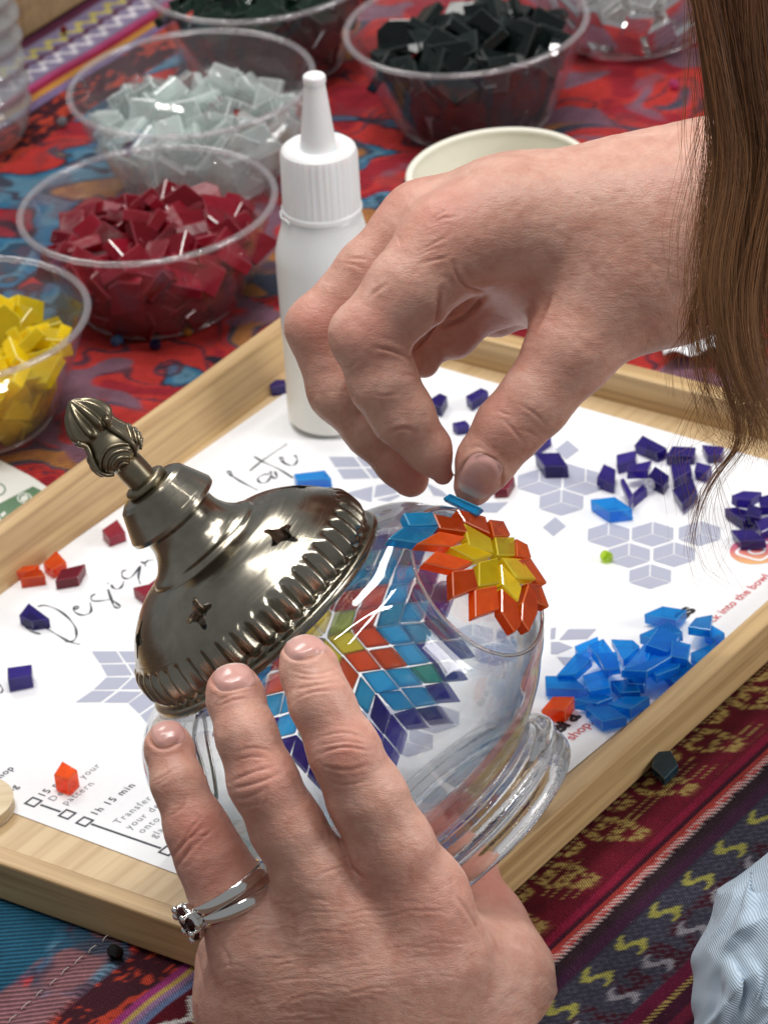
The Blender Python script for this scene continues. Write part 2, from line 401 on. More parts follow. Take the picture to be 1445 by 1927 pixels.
def build_cloth():
    # the sheet covers what the frame can see and a margin round it
    quad = [(251, -364), (370, -90), (-169, 245), (-265, 64)]
    step = 0.9
    A, B = np.meshgrid(np.arange(-330, 440, step), np.arange(-430, 305, step), indexing='ij')
    def inside(A, B, margin):
        ok = np.ones(A.shape, bool)
        for i in range(4):
            (x0, y0), (x1, y1) = quad[i], quad[(i + 1) % 4]
            ex, ey = x1 - x0, y1 - y0; L = math.hypot(ex, ey)
            ok &= ((A - x0) * ey - (B - y0) * ex) / L < margin
        return ok
    if not inside(np.array([20.0]), np.array([0.0]), 0)[0]: quad.reverse()
    ok = inside(A, B, 45)
    idx = -np.ones(A.shape, int); idx[ok] = np.arange(ok.sum())
    a = A[ok]; b = B[ok]
    z = (fbm(a / 60, b / 60, 4, 2) - 0.5) * 3.0 + (fbm(a / 16, b / 16, 14, 2) - 0.5) * 0.5
    inner = sst(-240, -222, a) * (1 - sst(94, 112, a)) * sst(-108, -90, b) * (1 - sst(154, 170, b))     # flat below the tray
    z = z * (1 - inner) - 0.9 * inner
    z += 1.1 * (1 - sst(75.0, 76.4, b)) * (1 - sst(-225, -215, a)) - 0.35 * np.exp(-((b - 66) / 0.9) ** 2) * (1 - sst(-225, -215, a))   # hem lies on the band below
    z += 0.45 * np.exp(-((b - 179.5) / 1.6) ** 2) + 0.3 * np.exp(-((b - 174) / 1.3) ** 2)
    col, rib = cloth_colour(a, b)
    q = ok[:-1, :-1] & ok[1:, :-1] & ok[1:, 1:] & ok[:-1, 1:]
    f = np.stack([idx[:-1, :-1][q], idx[:-1, 1:][q], idx[1:, 1:][q], idx[1:, :-1][q]], 1)
    P = np.stack([a, -b, z], 1) * S
    me = bpy.data.meshes.new("cloth")
    me.vertices.add(len(P)); me.vertices.foreach_set("co", P.ravel())
    me.loops.add(f.size); me.loops.foreach_set("vertex_index", f.ravel())
    me.polygons.add(len(f)); me.polygons.foreach_set("loop_start", np.arange(0, f.size, 4))
    me.polygons.foreach_set("use_smooth", np.ones(len(f), bool)); me.update()
    at = me.color_attributes.new("dye", 'FLOAT_COLOR', 'POINT')
    at.data.foreach_set("color", np.concatenate([col, rib[:, None]], 1).astype(np.float32).ravel())
    m, nt, bs = new_mat("woven cloth")
    co = objco(nt); sx = nd(nt, "ShaderNodeSeparateXYZ"); nt.links.new(co, sx.inputs[0])
    dye = nd(nt, "ShaderNodeVertexColor"); dye.layer_name = "dye"
    K = 2 * math.pi / 0.00085
    wa = mth(nt, 'SINE', mth(nt, 'MULTIPLY', sx.outputs[0], K)); wb = mth(nt, 'SINE', mth(nt, 'MULTIPLY', sx.outputs[1], K * 0.8))
    weave = mth(nt, 'MULTIPLY_ADD', mth(nt, 'MULTIPLY', wa, wb), 0.5, 0.5)
    ribs = mth(nt, 'MULTIPLY_ADD', mth(nt, 'SINE', mth(nt, 'MULTIPLY', mth(nt, 'ADD', mth(nt, 'MULTIPLY', sx.outputs[0], 0.80), mth(nt, 'MULTIPLY', sx.outputs[1], 0.60)), 2 * math.pi / 0.0019)), 0.5, 0.5)
    mxr = nd(nt, "ShaderNodeMix"); nt.links.new(dye.outputs["Alpha"], mxr.inputs[0]); nt.links.new(weave, mxr.inputs[2]); nt.links.new(ribs, mxr.inputs[3])
    th = mxr.outputs[0]
    nz = noise(nt, co, 900.0, 2.0)
    shade = mth(nt, 'MULTIPLY', mth(nt, 'MULTIPLY_ADD', th, 0.85, 0.55), mth(nt, 'MULTIPLY_ADD', nz, 0.6, 0.7))
    nt.links.new(mixc(nt, 1.0, dye.outputs["Color"], shade, 'MULTIPLY'), bs.inputs["Base Color"])
    bs.inputs["Roughness"].default_value = 0.85; bs.inputs["Specular IOR Level"].default_value = 0.15
    bs.inputs["Sheen Weight"].default_value = 0.0; bs.inputs["Sheen Roughness"].default_value = 0.5
    hgt = mth(nt, 'ADD', th, mth(nt, 'MULTIPLY', nz, 0.8))
    nt.links.new(bump(nt, hgt, 0.9, 0.0007), bs.inputs["Normal"])
    me.materials.append(m)
    o = bpy.data.objects.new("tablecloth", me); COL.objects.link(o)
    o.matrix_basis = frame(Vector((0, 0, 0)), EA, -EB, EZ)
    return o
lap('start'); cloth = build_cloth(); lap('cloth')
tag(cloth, "woven cloth with red and blue swirls and striped embroidered borders", "tablecloth", kind="structure")
TRAYM = frame(Vector((0, 0, 0)), EA, -EB, EZ)        # right-handed: x along A, y against B
tt = link_mesh("table_top", box_mesh(TRAYM, -520, 620, -450, 620, -30, -4.5, 1.0), plain("table board", (0.10, 0.06, 0.04), 0.6))
tag(tt, "dark table board under the woven cloth", "table", kind="structure")

# white stitches along the hem
stm = plain("white thread", (0.50, 0.44, 0.40), 0.8)
k = 0; aa = -285.0
while aa < -214:
    L = random.uniform(3.0, 4.4); b0 = 66 + random.uniform(-0.25, 0.25)
    p0 = EA * aa + EB * b0; p1 = EA * (aa + L) + EB * (b0 + random.uniform(-.2, .2))
    zc = (fbm(np.array([aa / 60]), np.array([b0 / 60]), 4, 2)[0] - 0.5) * 3.0 + 1.0
    pts = [p0 + EZ * (zc - 0.2), p0.lerp(p1, 0.2) + EZ * (zc + 0.55), p0.lerp(p1, 0.8) + EZ * (zc + 0.55), p1 + EZ * (zc - 0.2)]
    link_mesh("stitch", tube(spline(pts, 3), 0.14, 5), stm, cloth, True); aa += L + random.uniform(1.6, 2.6)

# ================================================================== the bamboo tray
woodA = wood_mat("bamboo along", along=0)
woodB = wood_mat("bamboo across", along=1)
woodF = wood_mat("bamboo floor", (0.60, 0.44, 0.25), (0.44, 0.29, 0.14), 0)
def frame_mesh_obj(name, me_local, M, mat, parent):
    o = bpy.data.objects.new(name, me_local); COL.objects.link(o); me_local.materials.append(mat)
    o.parent = parent; M = M.copy(); M.translation = M.translation * S; o.matrix_basis = Matrix.Translation(-parent.location) @ M
    return o
I4 = Matrix.Identity(4)
TM = TRAYM.copy()
tray = empty("serving_tray", EA * -64 + EB * 30)
tag(tray, "pale bamboo serving tray holding the white worksheet and the lamp", "tray")
A0, A1, B0, B1, RH, RT = -220.4, 92.5, -83.0, 152.6, 13.0, 7.0
frame_mesh_obj("base", box_mesh(I4, A0 + 6.9, A1 - 6.9, -B1 + 6.9, -B0 - 9.0, 0.4, 3.0, 0.0), TM, woodF, tray)
# back left rail is taller, its inner face slopes
frame_mesh_obj("rail", box_mesh(I4, A0, A1, -B0 - 9.6, -B0, 0.2, 20.0, 0.7, top_y0=-B0 - 5.6), TM, woodA, tray)
frame_mesh_obj("rail", box_mesh(I4, A0, A1, -B1, -B1 + RT, 0.2, RH, 0.7), TM, woodA, tray)
frame_mesh_obj("rail", box_mesh(I4, A0, A0 + RT, -B1 + RT + 0.05, -B0 - 9.65, 0.2, RH, 0.7), TM, woodB, tray)
frame_mesh_obj("rail", box_mesh(I4, A1 - RT, A1, -B1 + RT + 0.05, -B0 - 9.65, 0.2, RH + 1.0, 0.7), TM, woodB, tray)

# ================================================================== the printed worksheet
PAPER_Z = 3.3
pm, nt, bs = new_mat("worksheet paper")
nzp = noise(nt, objco(nt), 700.0, 3.0)
nt.links.new(mixc(nt, nzp, (0.78, 0.79, 0.81, 1), (0.86, 0.865, 0.875, 1)), bs.inputs["Base Color"])
bs.inputs["Roughness"].default_value = 0.6; bs.inputs["Specular IOR Level"].default_value = 0.25
nt.links.new(bump(nt, noise(nt, objco(nt), 25.0, 2.0), 0.25, 0.002), bs.inputs["Normal"])
PM = frame(Vector((0, 0, 0)), PA, -PB, EZ)
sheet = link_mesh("worksheet", box_mesh(PM, -188.2, 78.2, -139.0, 71.8, PAPER_Z - 0.2, PAPER_Z, 0.0), pm)
tag(sheet, "white printed worksheet with grey diamond patterns lying in the tray", "worksheet")
INK = plain("grey violet ink", (0.40, 0.42, 0.52), 0.6, spec=0.25)
PEN = plain("dark grey ink", (0.06, 0.065, 0.08), 0.6, spec=0.25)
BLACK = plain("black ink", (0.02, 0.02, 0.025), 0.6, spec=0.25)
SOFT = plain("mid grey ink", (0.20, 0.21, 0.24), 0.6, spec=0.25)
RED = plain("coral ink", (0.60, 0.12, 0.13), 0.6, spec=0.25)
PZ = PAPER_Z + 0.08
def printed(px_pts, name="printed_diamond", mat=INK, z=PZ):
    v = [pz(x, y, z) for x, y in px_pts]
    n = (v[1] - v[0]).cross(v[2] - v[0])
    if n.z < 0: v.reverse()
    return link_mesh(name, mesh_from(v, [tuple(range(len(v)))]), mat, sheet)
def zoomed(ox, oy, s): return lambda pts: [(ox + x / s, oy + y / s) for x, y in pts]
def shrink(pts, k=0.955):
    cx = sum(p[0] for p in pts) / len(pts); cy_ = sum(p[1] for p in pts) / len(pts)
    return [(cx + (x - cx) * k, cy_ + (y - cy_) * k) for x, y in pts]
Z8 = zoomed(900, 860, 2.779)
def cube(c, k=1.0, Zf=Z8, faces="lrb"):
    up, lf, rt = (2 * k, -65 * k), (-112 * k, 36 * k), (113 * k, 35 * k)
    q = lambda *vs: (c[0] + sum(v[0] for v in vs), c[1] + sum(v[1] for v in vs))
    if "l" in faces: printed(Zf(shrink([c, q(up), q(up, lf), q(lf)], 0.94)))
    if "r" in faces: printed(Zf(shrink([c, q(up), q(up, rt), q(rt)], 0.94)))
    if "b" in faces: printed(Zf(shrink([c, q(lf), q(lf, rt), q(rt)], 0.94)))
for c in ((680, 405), (910, 400), (1155, 397), (787, 512), (1022, 507), (897, 622)): cube(c)
for c in ((318, 127), (560, 127), (433, 235)): cube(c, 1.05)
cube((447, 25), 1.05, Z8, "b")
printed(Z8([(337, 367), (402, 313), (460, 362), (392, 415)])); printed(Z8([(10, 240), (157, 236), (96, 291), (0, 288)]))
Z2 = zoomed(880, 600, 2.557)
printed(Z2([(423, 628), (480, 583), (536, 630), (474, 677)]), z=PZ + 0.05)
ZL = zoomed(0, 1150, 2.481)
for q in ([(428, 188), (543, 188), (577, 240), (465, 243)], [(553, 188), (672, 188), (705, 240), (588, 240)], [(470, 250), (585, 248), (618, 300), (500, 303)],
          [(597, 248), (712, 248), (744, 300), (630, 300)], [(497, 310), (610, 310), (550, 365), (437, 367)], [(622, 310), (736, 312), (676, 365), (562, 365)],
          [(430, 373), (540, 373), (470, 425), (352, 427)], [(555, 375), (665, 377), (598, 428), (485, 428)],
          [(600, 432), (672, 381), (728, 427), (650, 480)], [(656, 487), (734, 434), (790, 482), (697, 540)]): printed(ZL(q))
ZT = zoomed(500, 330, 2.408)
for q in ([(285, 1275), (398, 1275), (433, 1320), (315, 1322)], [(410, 1275), (520, 1272), (560, 1317), (445, 1319)], [(322, 1330), (437, 1328), (475, 1372), (352, 1376)],
          [(450, 1327), (565, 1325), (600, 1370), (487, 1372)], [(360, 1440), (485, 1408), (480, 1480), (440, 1470)], [(500, 1405), (610, 1383), (590, 1440), (490, 1460)],
          [(725, 1390), (800, 1430), (830, 1458), (760, 1450)], [(500, 1470), (600, 1445), (610, 1452), (560, 1478)]): printed(ZT(q))
ZR = zoomed(880, 1040, 2.557)
for q in ([(440, 420), (485, 368), (620, 368), (575, 416)], [(400, 430), (440, 430), (508, 457), (430, 490), (400, 488)], [(428, 502), (508, 504), (482, 545), (460, 540)], [(400, 365), (425, 360), (420, 415), (398, 418)]): printed(ZR(q))
# patterns that lie below the globe
ZG = lambda ox, oy, s: (lambda pts: [(ox + x * s, oy + y * s) for x, y in pts])
for c in ((-118, 0), (118, 0), (0, 105), (0, -105)): cube(c, 1.0, ZG(768, 1352, 0.42))
for c in ((-118, 0), (118, 0), (0, 105)): cube(c, 1.0, ZG(930, 1195, 0.34))
def lettering(body, at, size, mat, name, dx=(1, 0), spacing=1.0, bold=0.0):
    """text running along the sheet's long side, its foot at picture point at"""
    cu = bpy.data.curves.new("text", 'FONT'); cu.body = body; cu.size = size; cu.space_character = spacing; cu.offset = bold
    cu.resolution_u = 3
    t = bpy.data.objects.new("text", cu); COL.objects.link(t)
    me = bpy.data.meshes.new_from_object(t.evaluated_get(bpy.context.evaluated_depsgraph_get()))
    bpy.data.objects.remove(t); bpy.data.curves.remove(cu)
    o = pz(at[0], at[1], PZ)
    me.transform(frame(o, PA, -PB, EZ)); me.transform(Matrix.Scale(S, 4))
    for mm in list(me.materials): pass
    me.materials.clear()
    return link_mesh(name, me, mat, sheet)
Z3 = zoomed(0, 1440, 3.44)
lettering("Workshop", (-48, 1502), 3.6, PEN, "lettering", spacing=1.12, bold=0.05)
lettering("Timing", (-12, 1516), 3.6, PEN, "lettering", spacing=1.12, bold=0.05)
lettering("15 min", Z3([(278, 210)])[0], 3.6, PEN, "lettering", spacing=1.18, bold=0.06)
lettering("Design your", Z3([(345, 237)])[0], 3.6, SOFT, "lettering", spacing=1.18)
lettering("pattern", Z3([(428, 262)])[0], 3.6, SOFT, "lettering", spacing=1.18)
lettering("1h 15 min", Z3([(618, 330)])[0], 3.6, PEN, "lettering", spacing=1.22, bold=0.06)
lettering("Transfer", Z3([(768, 384)])[0], 3.6, SOFT, "lettering", spacing=1.2)
lettering("your design", Z3([(843, 418)])[0], 3.6, SOFT, "lettering", spacing=1.2)
lettering("onto the", Z3([(922, 444)])[0], 3.6, SOFT, "lettering", spacing=1.2)
lettering("glass", Z3([(1002, 474)])[0], 3.6, SOFT, "lettering", spacing=1.2)
lettering("5 min", (425, 1568), 2.8, PEN, "lettering", spacing=1.1)
lettering("Leave to dry", (440, 1583), 2.5, SOFT, "lettering", spacing=1.1)
lettering("era", (1052, 1382), 8.6, BLACK, "lettering", spacing=0.95, bold=0.35)
lettering("shop.", (1078, 1394), 4.9, RED, "lettering", spacing=0.98, bold=0.08)
lettering("es", (1285, 1168), 8.4, BLACK, "lettering", spacing=0.95, bold=0.3)
lettering("ck into the bowl", (1343, 1172), 4.3, RED, "lettering", spacing=1.04, bold=0.08)
def ribbon(px_pts, w, mat, name="pen_stroke", smooth=True, z=PZ):
    p = [pz(x, y, z) for x, y in px_pts]
    if smooth: p = spline(p, 5)
    v = []; f = []
    for i, q in enumerate(p):
        t = (p[min(i + 1, len(p) - 1)] - p[max(i - 1, 0)]).normalized(); n = Vector((-t.y, t.x, 0))
        ww = w * (0.75 + 0.35 * math.sin(i * 0.6)) if smooth else w
        v += [q + n * ww / 2, q - n * ww / 2]
    for i in range(len(p) - 1): f.append((2 * i, 2 * i + 1, 2 * i + 3, 2 * i + 2))
    me = mesh_from(v, f)
    return link_mesh(name, me, mat, sheet)
Z4 = zoomed(0, 840, 4.015)
for st in ([(285, 1210), (340, 1202), (430, 1232), (510, 1290), (565, 1360), (578, 1420), (565, 1460), (530, 1476), (488, 1474)],
           [(185, 1340), (205, 1375), (240, 1400), (305, 1418)], [(330, 1365), (350, 1375), (450, 1435), (530, 1478), (604, 1497)],
           [(565, 1235), (592, 1216), (578, 1205), (557, 1225), (570, 1255), (620, 1275), (670, 1265), (690, 1235), (680, 1178)],
           [(720, 1115), (690, 1135), (697, 1165), (760, 1168), (830, 1156)], [(815, 1080), (850, 1180), (862, 1208), (890, 1222), (908, 1210), (880, 1185), (830, 1150)],
           [(840, 1045), (860, 1072), (900, 1076), (925, 1050), (935, 1020)], [(812, 1034), (818, 1038)],
           [(955, 935), (925, 945), (925, 985), (960, 1000), (1000, 980), (1060, 905)], [(1060, 903), (1046, 990), (1060, 1040)], [(1065, 870), (1092, 886), (1102, 908)], [(1092, 886), (1120, 862), (1160, 860)]):
    ribbon(Z4(st), 0.8, PEN)
Z5 = zoomed(350, 800, 4.129)
for st in ([(370, 402), (335, 380), (318, 360), (345, 362), (370, 400), (450, 450), (560, 506)], [(655, 378), (600, 385), (558, 415), (575, 445), (620, 445), (652, 412), (664, 372), (652, 358)],
           [(660, 392), (690, 415), (706, 398), (690, 358)], [(530, 243), (600, 285), (720, 340), (832, 410)], [(495, 355), (600, 270), (785, 145)],
           [(738, 278), (758, 284), (752, 255), (730, 253), (745, 280), (790, 306), (832, 312), (860, 287), (862, 257), (845, 232)]):
    ribbon(Z5(st), 0.8, PEN)
ribbon([(-8, 1283), (0, 1290), (5, 1297), (2, 1304), (-6, 1306)], 0.6, PEN)
def square_mark(c):
    x, y = c; o = pz(x, y, PZ); k = 1.7; w = 0.7
    for s in (-1, 1):
        for ax, ay in ((PA, PB), (PB, PA)):
            c0 = o + ay * (s * k); L = k + w / 2 if ax is PA else k - w / 2
            v = [c0 + ax * L + ay * (w / 2), c0 - ax * L + ay * (w / 2), c0 - ax * L - ay * (w / 2), c0 + ax * L - ay * (w / 2)]
            if (v[1] - v[0]).cross(v[2] - v[0]).z < 0: v.reverse()
            link_mesh("printed_square", mesh_from(v, [(0, 1, 2, 3)]), PEN, sheet)
for c in ((216, 240), (435, 320), (548, 367), (1085, 556)): square_mark(Z3([c])[0])
ribbon(Z3([(262, 257), (392, 303)]), 0.8, PEN, "printed_line", False); ribbon(Z3([(590, 382), (1042, 540)]), 0.8, PEN, "printed_line", False)
ribbon([(395, 1622), (470, 1590), (455, 1576)], 0.7, SOFT, "printed_line", False)
# round social badge with a lens outline
bm_, bnt, bbs = new_mat("badge ink")
bx = nd(bnt, "ShaderNodeTexCoord").outputs["Generated"]; sp = nd(bnt, "ShaderNodeSeparateXYZ"); bnt.links.new(bx, sp.inputs[0])
bnt.links.new(ramp(bnt, mth(bnt, 'ADD', mth(bnt, 'MULTIPLY', sp.outputs[1], 0.8), mth(bnt, 'MULTIPLY', sp.outputs[0], 0.2)), [(0.1, (0.75, 0.42, 0.16)), (0.5, (0.62, 0.14, 0.18)), (0.9, (0.36, 0.08, 0.30))]), bbs.inputs["Base Color"])
bbs.inputs["Roughness"].default_value = 0.6
bc = pz(1424, 1035, PZ)
badge = link_mesh("printed_badge", mesh_from([bc + PA * (8.2 * math.cos(t)) + PB * (8.2 * math.sin(t)) for t in np.linspace(0, -2 * math.pi, 33)[:-1]], [tuple(range(32))]), bm_, sheet)
if badge.data.polygons[0].normal.z < 0: badge.data.flip_normals()
WHITEINK = plain("white ink", (0.8, 0.8, 0.8), 0.6)
def ring_print(c, fn, w, n=40):
    v = []; f = []
    for i in range(n):
        t = 2 * math.pi * i / n; d = fn(t)
        v += [c + (PA * d[0] + PB * d[1]) * (1 + w), c + (PA * d[0] + PB * d[1]) * (1 - w)]
    for i in range(n): j = (i + 1) % n; f.append((2 * i, 2 * i + 1, 2 * j + 1, 2 * j))
    me = mesh_from(v, f)
    if me.polygons[0].normal.z < 0: me.flip_normals()
    return link_mesh("printed_ring", me, WHITEINK, sheet)
def sq(t, k=5.0):
    c, s = math.cos(t), math.sin(t); m = (abs(c) ** 5 + abs(s) ** 5) ** 0.2
    return (k * c / m, k * s / m)
ring_print(bc + EZ * 0.08, sq, 0.09); ring_print(bc + EZ * 0.08, lambda t: (2.4 * math.cos(t), 2.4 * math.sin(t)), 0.17)

lap('paper')

# ================================================================== the mosaic lamp
GC = pz(636, 1302, 64.0)                                   # centre of the globe
GR = 56.8
GD = DIST - (GC - CAM).dot(FWD)                            # how far the globe's centre stands in front of the origin
PPM = FPX / (DIST - GD)                                    # picture points per millimetre at that distance
AX = (math.cos(math.radians(14)) * (-0.672 * RGT + 0.741 * UPV).normalized() + math.sin(math.radians(14)) * TOW).normalized()   # foot to finial
RC = GC + AX * 28.7                                        # centre of the cap's rim
AXX = AX.cross(TOW).normalized(); AXY = AX.cross(AXX).normalized()
LM = frame(RC, AXX, AXY, AX)                               # heights count from the rim towards the finial
if LM.to_3x3().determinant() < 0: AXY = -AXY; LM = frame(RC, AXX, AXY, AX)
lamp = empty("mosaic_lamp", RC - AX * 83)
tag(lamp, "half-finished mosaic globe lamp of clear glass with an antique brass cap", "lamp")

def solid_glass(name, straight=0.25, b1=60.0, b2=600.0, bstr=0.5, ior=1.42, thin=False):
    m, nt, b = new_mat(name); nt.nodes.remove(b); out = nt.nodes["Material Output"]
    gl = nd(nt, "ShaderNodeBsdfGlass"); gl.inputs["IOR"].default_value = ior; gl.inputs["Roughness"].default_value = 0.02
    gl.inputs["Color"].default_value = (0.985, 0.99, 0.99, 1)
    tr = nd(nt, "ShaderNodeBsdfTransparent"); tr.inputs[0].default_value = (0.985, 0.99, 0.99, 1)
    co = objco(nt)
    bn = bump(nt, mth(nt, 'ADD', noise(nt, co, b1, 2.0), mth(nt, 'MULTIPLY', noise(nt, co, b2, 2.0), 0.15)), bstr, 0.0012); nt.links.new(bn, gl.inputs["Normal"])
    mx = nd(nt, "ShaderNodeMixShader"); mx.inputs[0].default_value = straight
    nt.links.new(gl.outputs[0], mx.inputs[1]); nt.links.new(tr.outputs[0], mx.inputs[2])
    if thin:                                               # a thin wall bends light only where it is seen edge-on
        geo = nd(nt, "ShaderNodeNewGeometry"); d = nd(nt, "ShaderNodeVectorMath", operation='DOT_PRODUCT')
        nt.links.new(geo.outputs["Incoming"], d.inputs[0]); nt.links.new(geo.outputs["Normal"], d.inputs[1])
        e = mth(nt, 'POWER', mth(nt, 'SUBTRACT', 1.0, mth(nt, 'MINIMUM', mth(nt, 'ABSOLUTE', d.outputs["Value"]), 1.0)), 1.5)
        nt.links.new(mth(nt, 'SUBTRACT', 1.0, mth(nt, 'MULTIPLY', e, 0.85)), mx.inputs[0])
        gs = nd(nt, "ShaderNodeBsdfGlossy"); gs.inputs["Roughness"].default_value = 0.015; nt.links.new(bn, gs.inputs["Normal"])
        m2 = nd(nt, "ShaderNodeMixShader"); nt.links.new(edge_reflect(nt, 1.5, None, 0.35), m2.inputs[0])
        nt.links.new(mx.outputs[0], m2.inputs[1]); nt.links.new(gs.outputs[0], m2.inputs[2]); mx = m2
    nt.links.new(mx.outputs[0], out.inputs[0])
    return m
FOOTGLASS = solid_glass("thick foot glass", 0.06)
prof = [(33.5, 5.0), (35.0, 2.5), (39.0, -0.5), (46.5, -3.5), (51.5, -8.0), (55.3, -16), (56.8, -26), (56.6, -33), (55.2, -42), (52.0, -50), (46.6, -57.6), (39.5, -63.3), (34.0, -67.0), (31.8, -69.6)]
GLASS = solid_glass("clear globe glass", 0.45, 18.0, 120.0, 0.12, 1.46, True)
outer = smooth_profile(prof, 5)
inner_p = smooth_profile([(r - 2.0 - 3.2 * max(0, (-h - 42) / 28), h + (0.8 if h < -40 else -0.4)) for r, h in prof], 5)
globe = link_mesh("glass_globe", lathe(outer + inner_p[::-1], 160, LM, closed=True, fn=lambda r, h, a: r + 0.10 * math.sin(3 * a + h * 0.11) + 0.06 * math.sin(7 * a - h * 0.2)), GLASS, lamp, True)
bm = bmesh.new(); bm.from_mesh(globe.data); bmesh.ops.recalc_face_normals(bm, faces=bm.faces); bm.to_mesh(globe.data); bm.free()
footp = [(26.0, -70.9), (31.2, -70.0), (33.4, -71.4), (36.0, -72.4), (37.2, -74.0), (36.8, -75.6), (34.6, -76.6), (34.4, -77.6), (36.4, -78.6), (36.8, -80.6), (36.0, -82.6), (33.4, -83.6), (30.4, -83.2), (28.6, -80.6), (26, -77.5), (14, -75.5), (0.01, -75.2)]
foot = link_mesh("foot_ring", lathe([(0.01, -71.8)] + smooth_profile(footp, 4), 128, LM), FOOTGLASS, lamp, True)
bm = bmesh.new(); bm.from_mesh(foot.data); bmesh.ops.remove_doubles(bm, verts=bm.verts, dist=1e-6); bmesh.ops.recalc_face_normals(bm, faces=bm.faces); bm.to_mesh(foot.data); bm.free()

# ---- brass cap
bm_, nt, bs = new_mat("antique brass")
co = objco(nt)
# turned streaks run round the axis: use the angle-free coordinate along the axis
dot = nd(nt, "ShaderNodeVectorMath", operation='DOT_PRODUCT'); nt.links.new(co, dot.inputs[0]); dot.inputs[1].default_value = tuple(AX)
rad = nd(nt, "ShaderNodeVectorMath", operation='LENGTH')
sub = nd(nt, "ShaderNodeVectorMath", operation='SUBTRACT'); nt.links.new(co, sub.inputs[0]); sub.inputs[1].default_value = tuple(RC * S)
nt.links.new(sub.outputs[0], rad.inputs[0])
cv = nd(nt, "ShaderNodeCombineXYZ"); nt.links.new(dot.outputs["Value"], cv.inputs[0]); nt.links.new(rad.outputs["Value"], cv.inputs[1])
streak = noise(nt, cv.outputs[0], 2200.0, 2.0, 0.8)
stain = noise(nt, co, 55.0, 4.0, 0.6)
nt.links.new(mixc(nt, ramp(nt, stain, [(0.35, (0, 0, 0)), (0.7, (1, 1, 1))]), (0.25, 0.228, 0.18, 1), (0.46, 0.425, 0.345, 1)), bs.inputs["Base Color"])
bs.inputs["Metallic"].default_value = 1.0
nt.links.new(mth(nt, 'MULTIPLY_ADD', streak, 0.20, 0.10), bs.inputs["Roughness"])
nt.links.new(bump(nt, streak, 0.35, 0.00016), bs.inputs["Normal"])
BRASS = bm_
bm2, nt, bs = new_mat("cast brass")
co = objco(nt); stain = noise(nt, co, 300.0, 3.0, 0.6)
nt.links.new(mixc(nt, stain, (0.17, 0.145, 0.10, 1), (0.36, 0.31, 0.215, 1)), bs.inputs["Base Color"])
bs.inputs["Metallic"].default_value = 1.0; bs.inputs["Roughness"].default_value = 0.34
CAST = bm2
def ribs(r, h, a):
    w = max(0.0, 1 - abs((h - 7.6) / 5.2) ** 6)
    s = 0.5 + 0.5 * math.cos(a * 46)
    return r + w * (1.9 * s ** 0.75 - 0.95)
capprof = smooth_profile([(34.8, 1.2), (38.0, -0.8), (39.0, 0.2), (38.8, 1.4), (37.0, 2.2), (36.6, 3.2), (37.3, 5.2), (37.2, 8), (36.5, 11), (34.6, 14.0), (31.6, 17.6), (27.6, 21.0), (23.2, 23.6), (18.6, 25.0), (17.4, 25.3), (16.6, 26.4), (14.6, 27.6), (12.4, 30.0), (11.0, 33.0), (10.6, 36.2)], 5)
capin = [(max(r - 1.0, 1), h - 0.5) for r, h in capprof][::-1]
cap_me = lathe(capprof + capin, 46 * 10, LM, closed=True, fn=ribs)
# four-pointed star openings punched through the dome
tmp = bpy.data.objects.new("tmp_cap", cap_me); COL.objects.link(tmp)
def on_cap(px, py):
    d = ray(px, py); best = None; LI = LM.inverted()
    for i in range(0, 1000):
        P = CAM + d * (DIST - GD - 70 + i * 0.14); L = LI @ P; rr = math.hypot(L.x, L.y)
        if 14 < L.z < 26 and abs(rr - np.interp(L.z, [q[1] for q in capprof], [q[0] for q in capprof])) < 0.12: best = L; break
    return best
la, lb = on_cap(489, 997), on_cap(372, 1111)
ang_a = math.atan2(la.y, la.x) if la else 0.5
ang_b = math.atan2(lb.y, lb.x) if lb else 1.5
gap = abs((ang_b - ang_a + math.pi) % (2 * math.pi) - math.pi)
nh = max(4, round(2 * math.pi / gap))
cut = bmesh.new()
for k in range(nh):
    a = ang_a + k * 2 * math.pi / nh
    h0 = 19.6; r0 = 29.6; nrm = Vector((0.66, 0, 0.75))
    X = Vector((0, 1, 0)); Y = nrm.cross(X).normalized()
    ro = Matrix.Rotation(a, 3, 'Z')
    pts = []
    for j in range(32):
        t = 2 * math.pi * j / 32; e = abs(math.cos(2 * t))
        rr = 2.1 + 2.0 * e ** 3.0 if j % 8 in (0, 1, 7) else 2.1 + 0.7 * e ** 2
        sx = 1.25 if abs(math.cos(t)) > 0.8 else 0.95
        pts.append(X * (rr * math.cos(t) * 1.08) + Y * (rr * math.sin(t) * 1.3))
    base = Vector((r0, 0, h0))
    vs0 = [cut.verts.new(LM @ (ro @ (base + q + nrm * 6))) for q in pts]; vs1 = [cut.verts.new(LM @ (ro @ (base + q - nrm * 8))) for q in pts]
    cut.faces.new(vs0); cut.faces.new(vs1[::-1])
    for j in range(32): l = (j + 1) % 32; cut.faces.new((vs1[j], vs1[l], vs0[l], vs0[j]))
bmesh.ops.recalc_face_normals(cut, faces=cut.faces)
cutter = bpy.data.objects.new("tmp_cut", bm_mesh(cut)); COL.objects.link(cutter)
bmq = bmesh.new(); bmq.from_mesh(cap_me); bmesh.ops.recalc_face_normals(bmq, faces=bmq.faces); bmq.to_mesh(cap_me); bmq.free()
md = tmp.modifiers.new("b", 'BOOLEAN'); md.operation = 'DIFFERENCE'; md.object = cutter; md.solver = 'EXACT'
dg = bpy.context.evaluated_depsgraph_get()
cap_final = bpy.data.meshes.new_from_object(tmp.evaluated_get(dg))
bpy.data.objects.remove(tmp); bpy.data.objects.remove(cutter)
cap_final.materials.clear()
cap = link_mesh("cap", cap_final, BRASS, lamp)
cap_final.shade_smooth(); cap_final.set_sharp_from_angle(angle=math.radians(40))
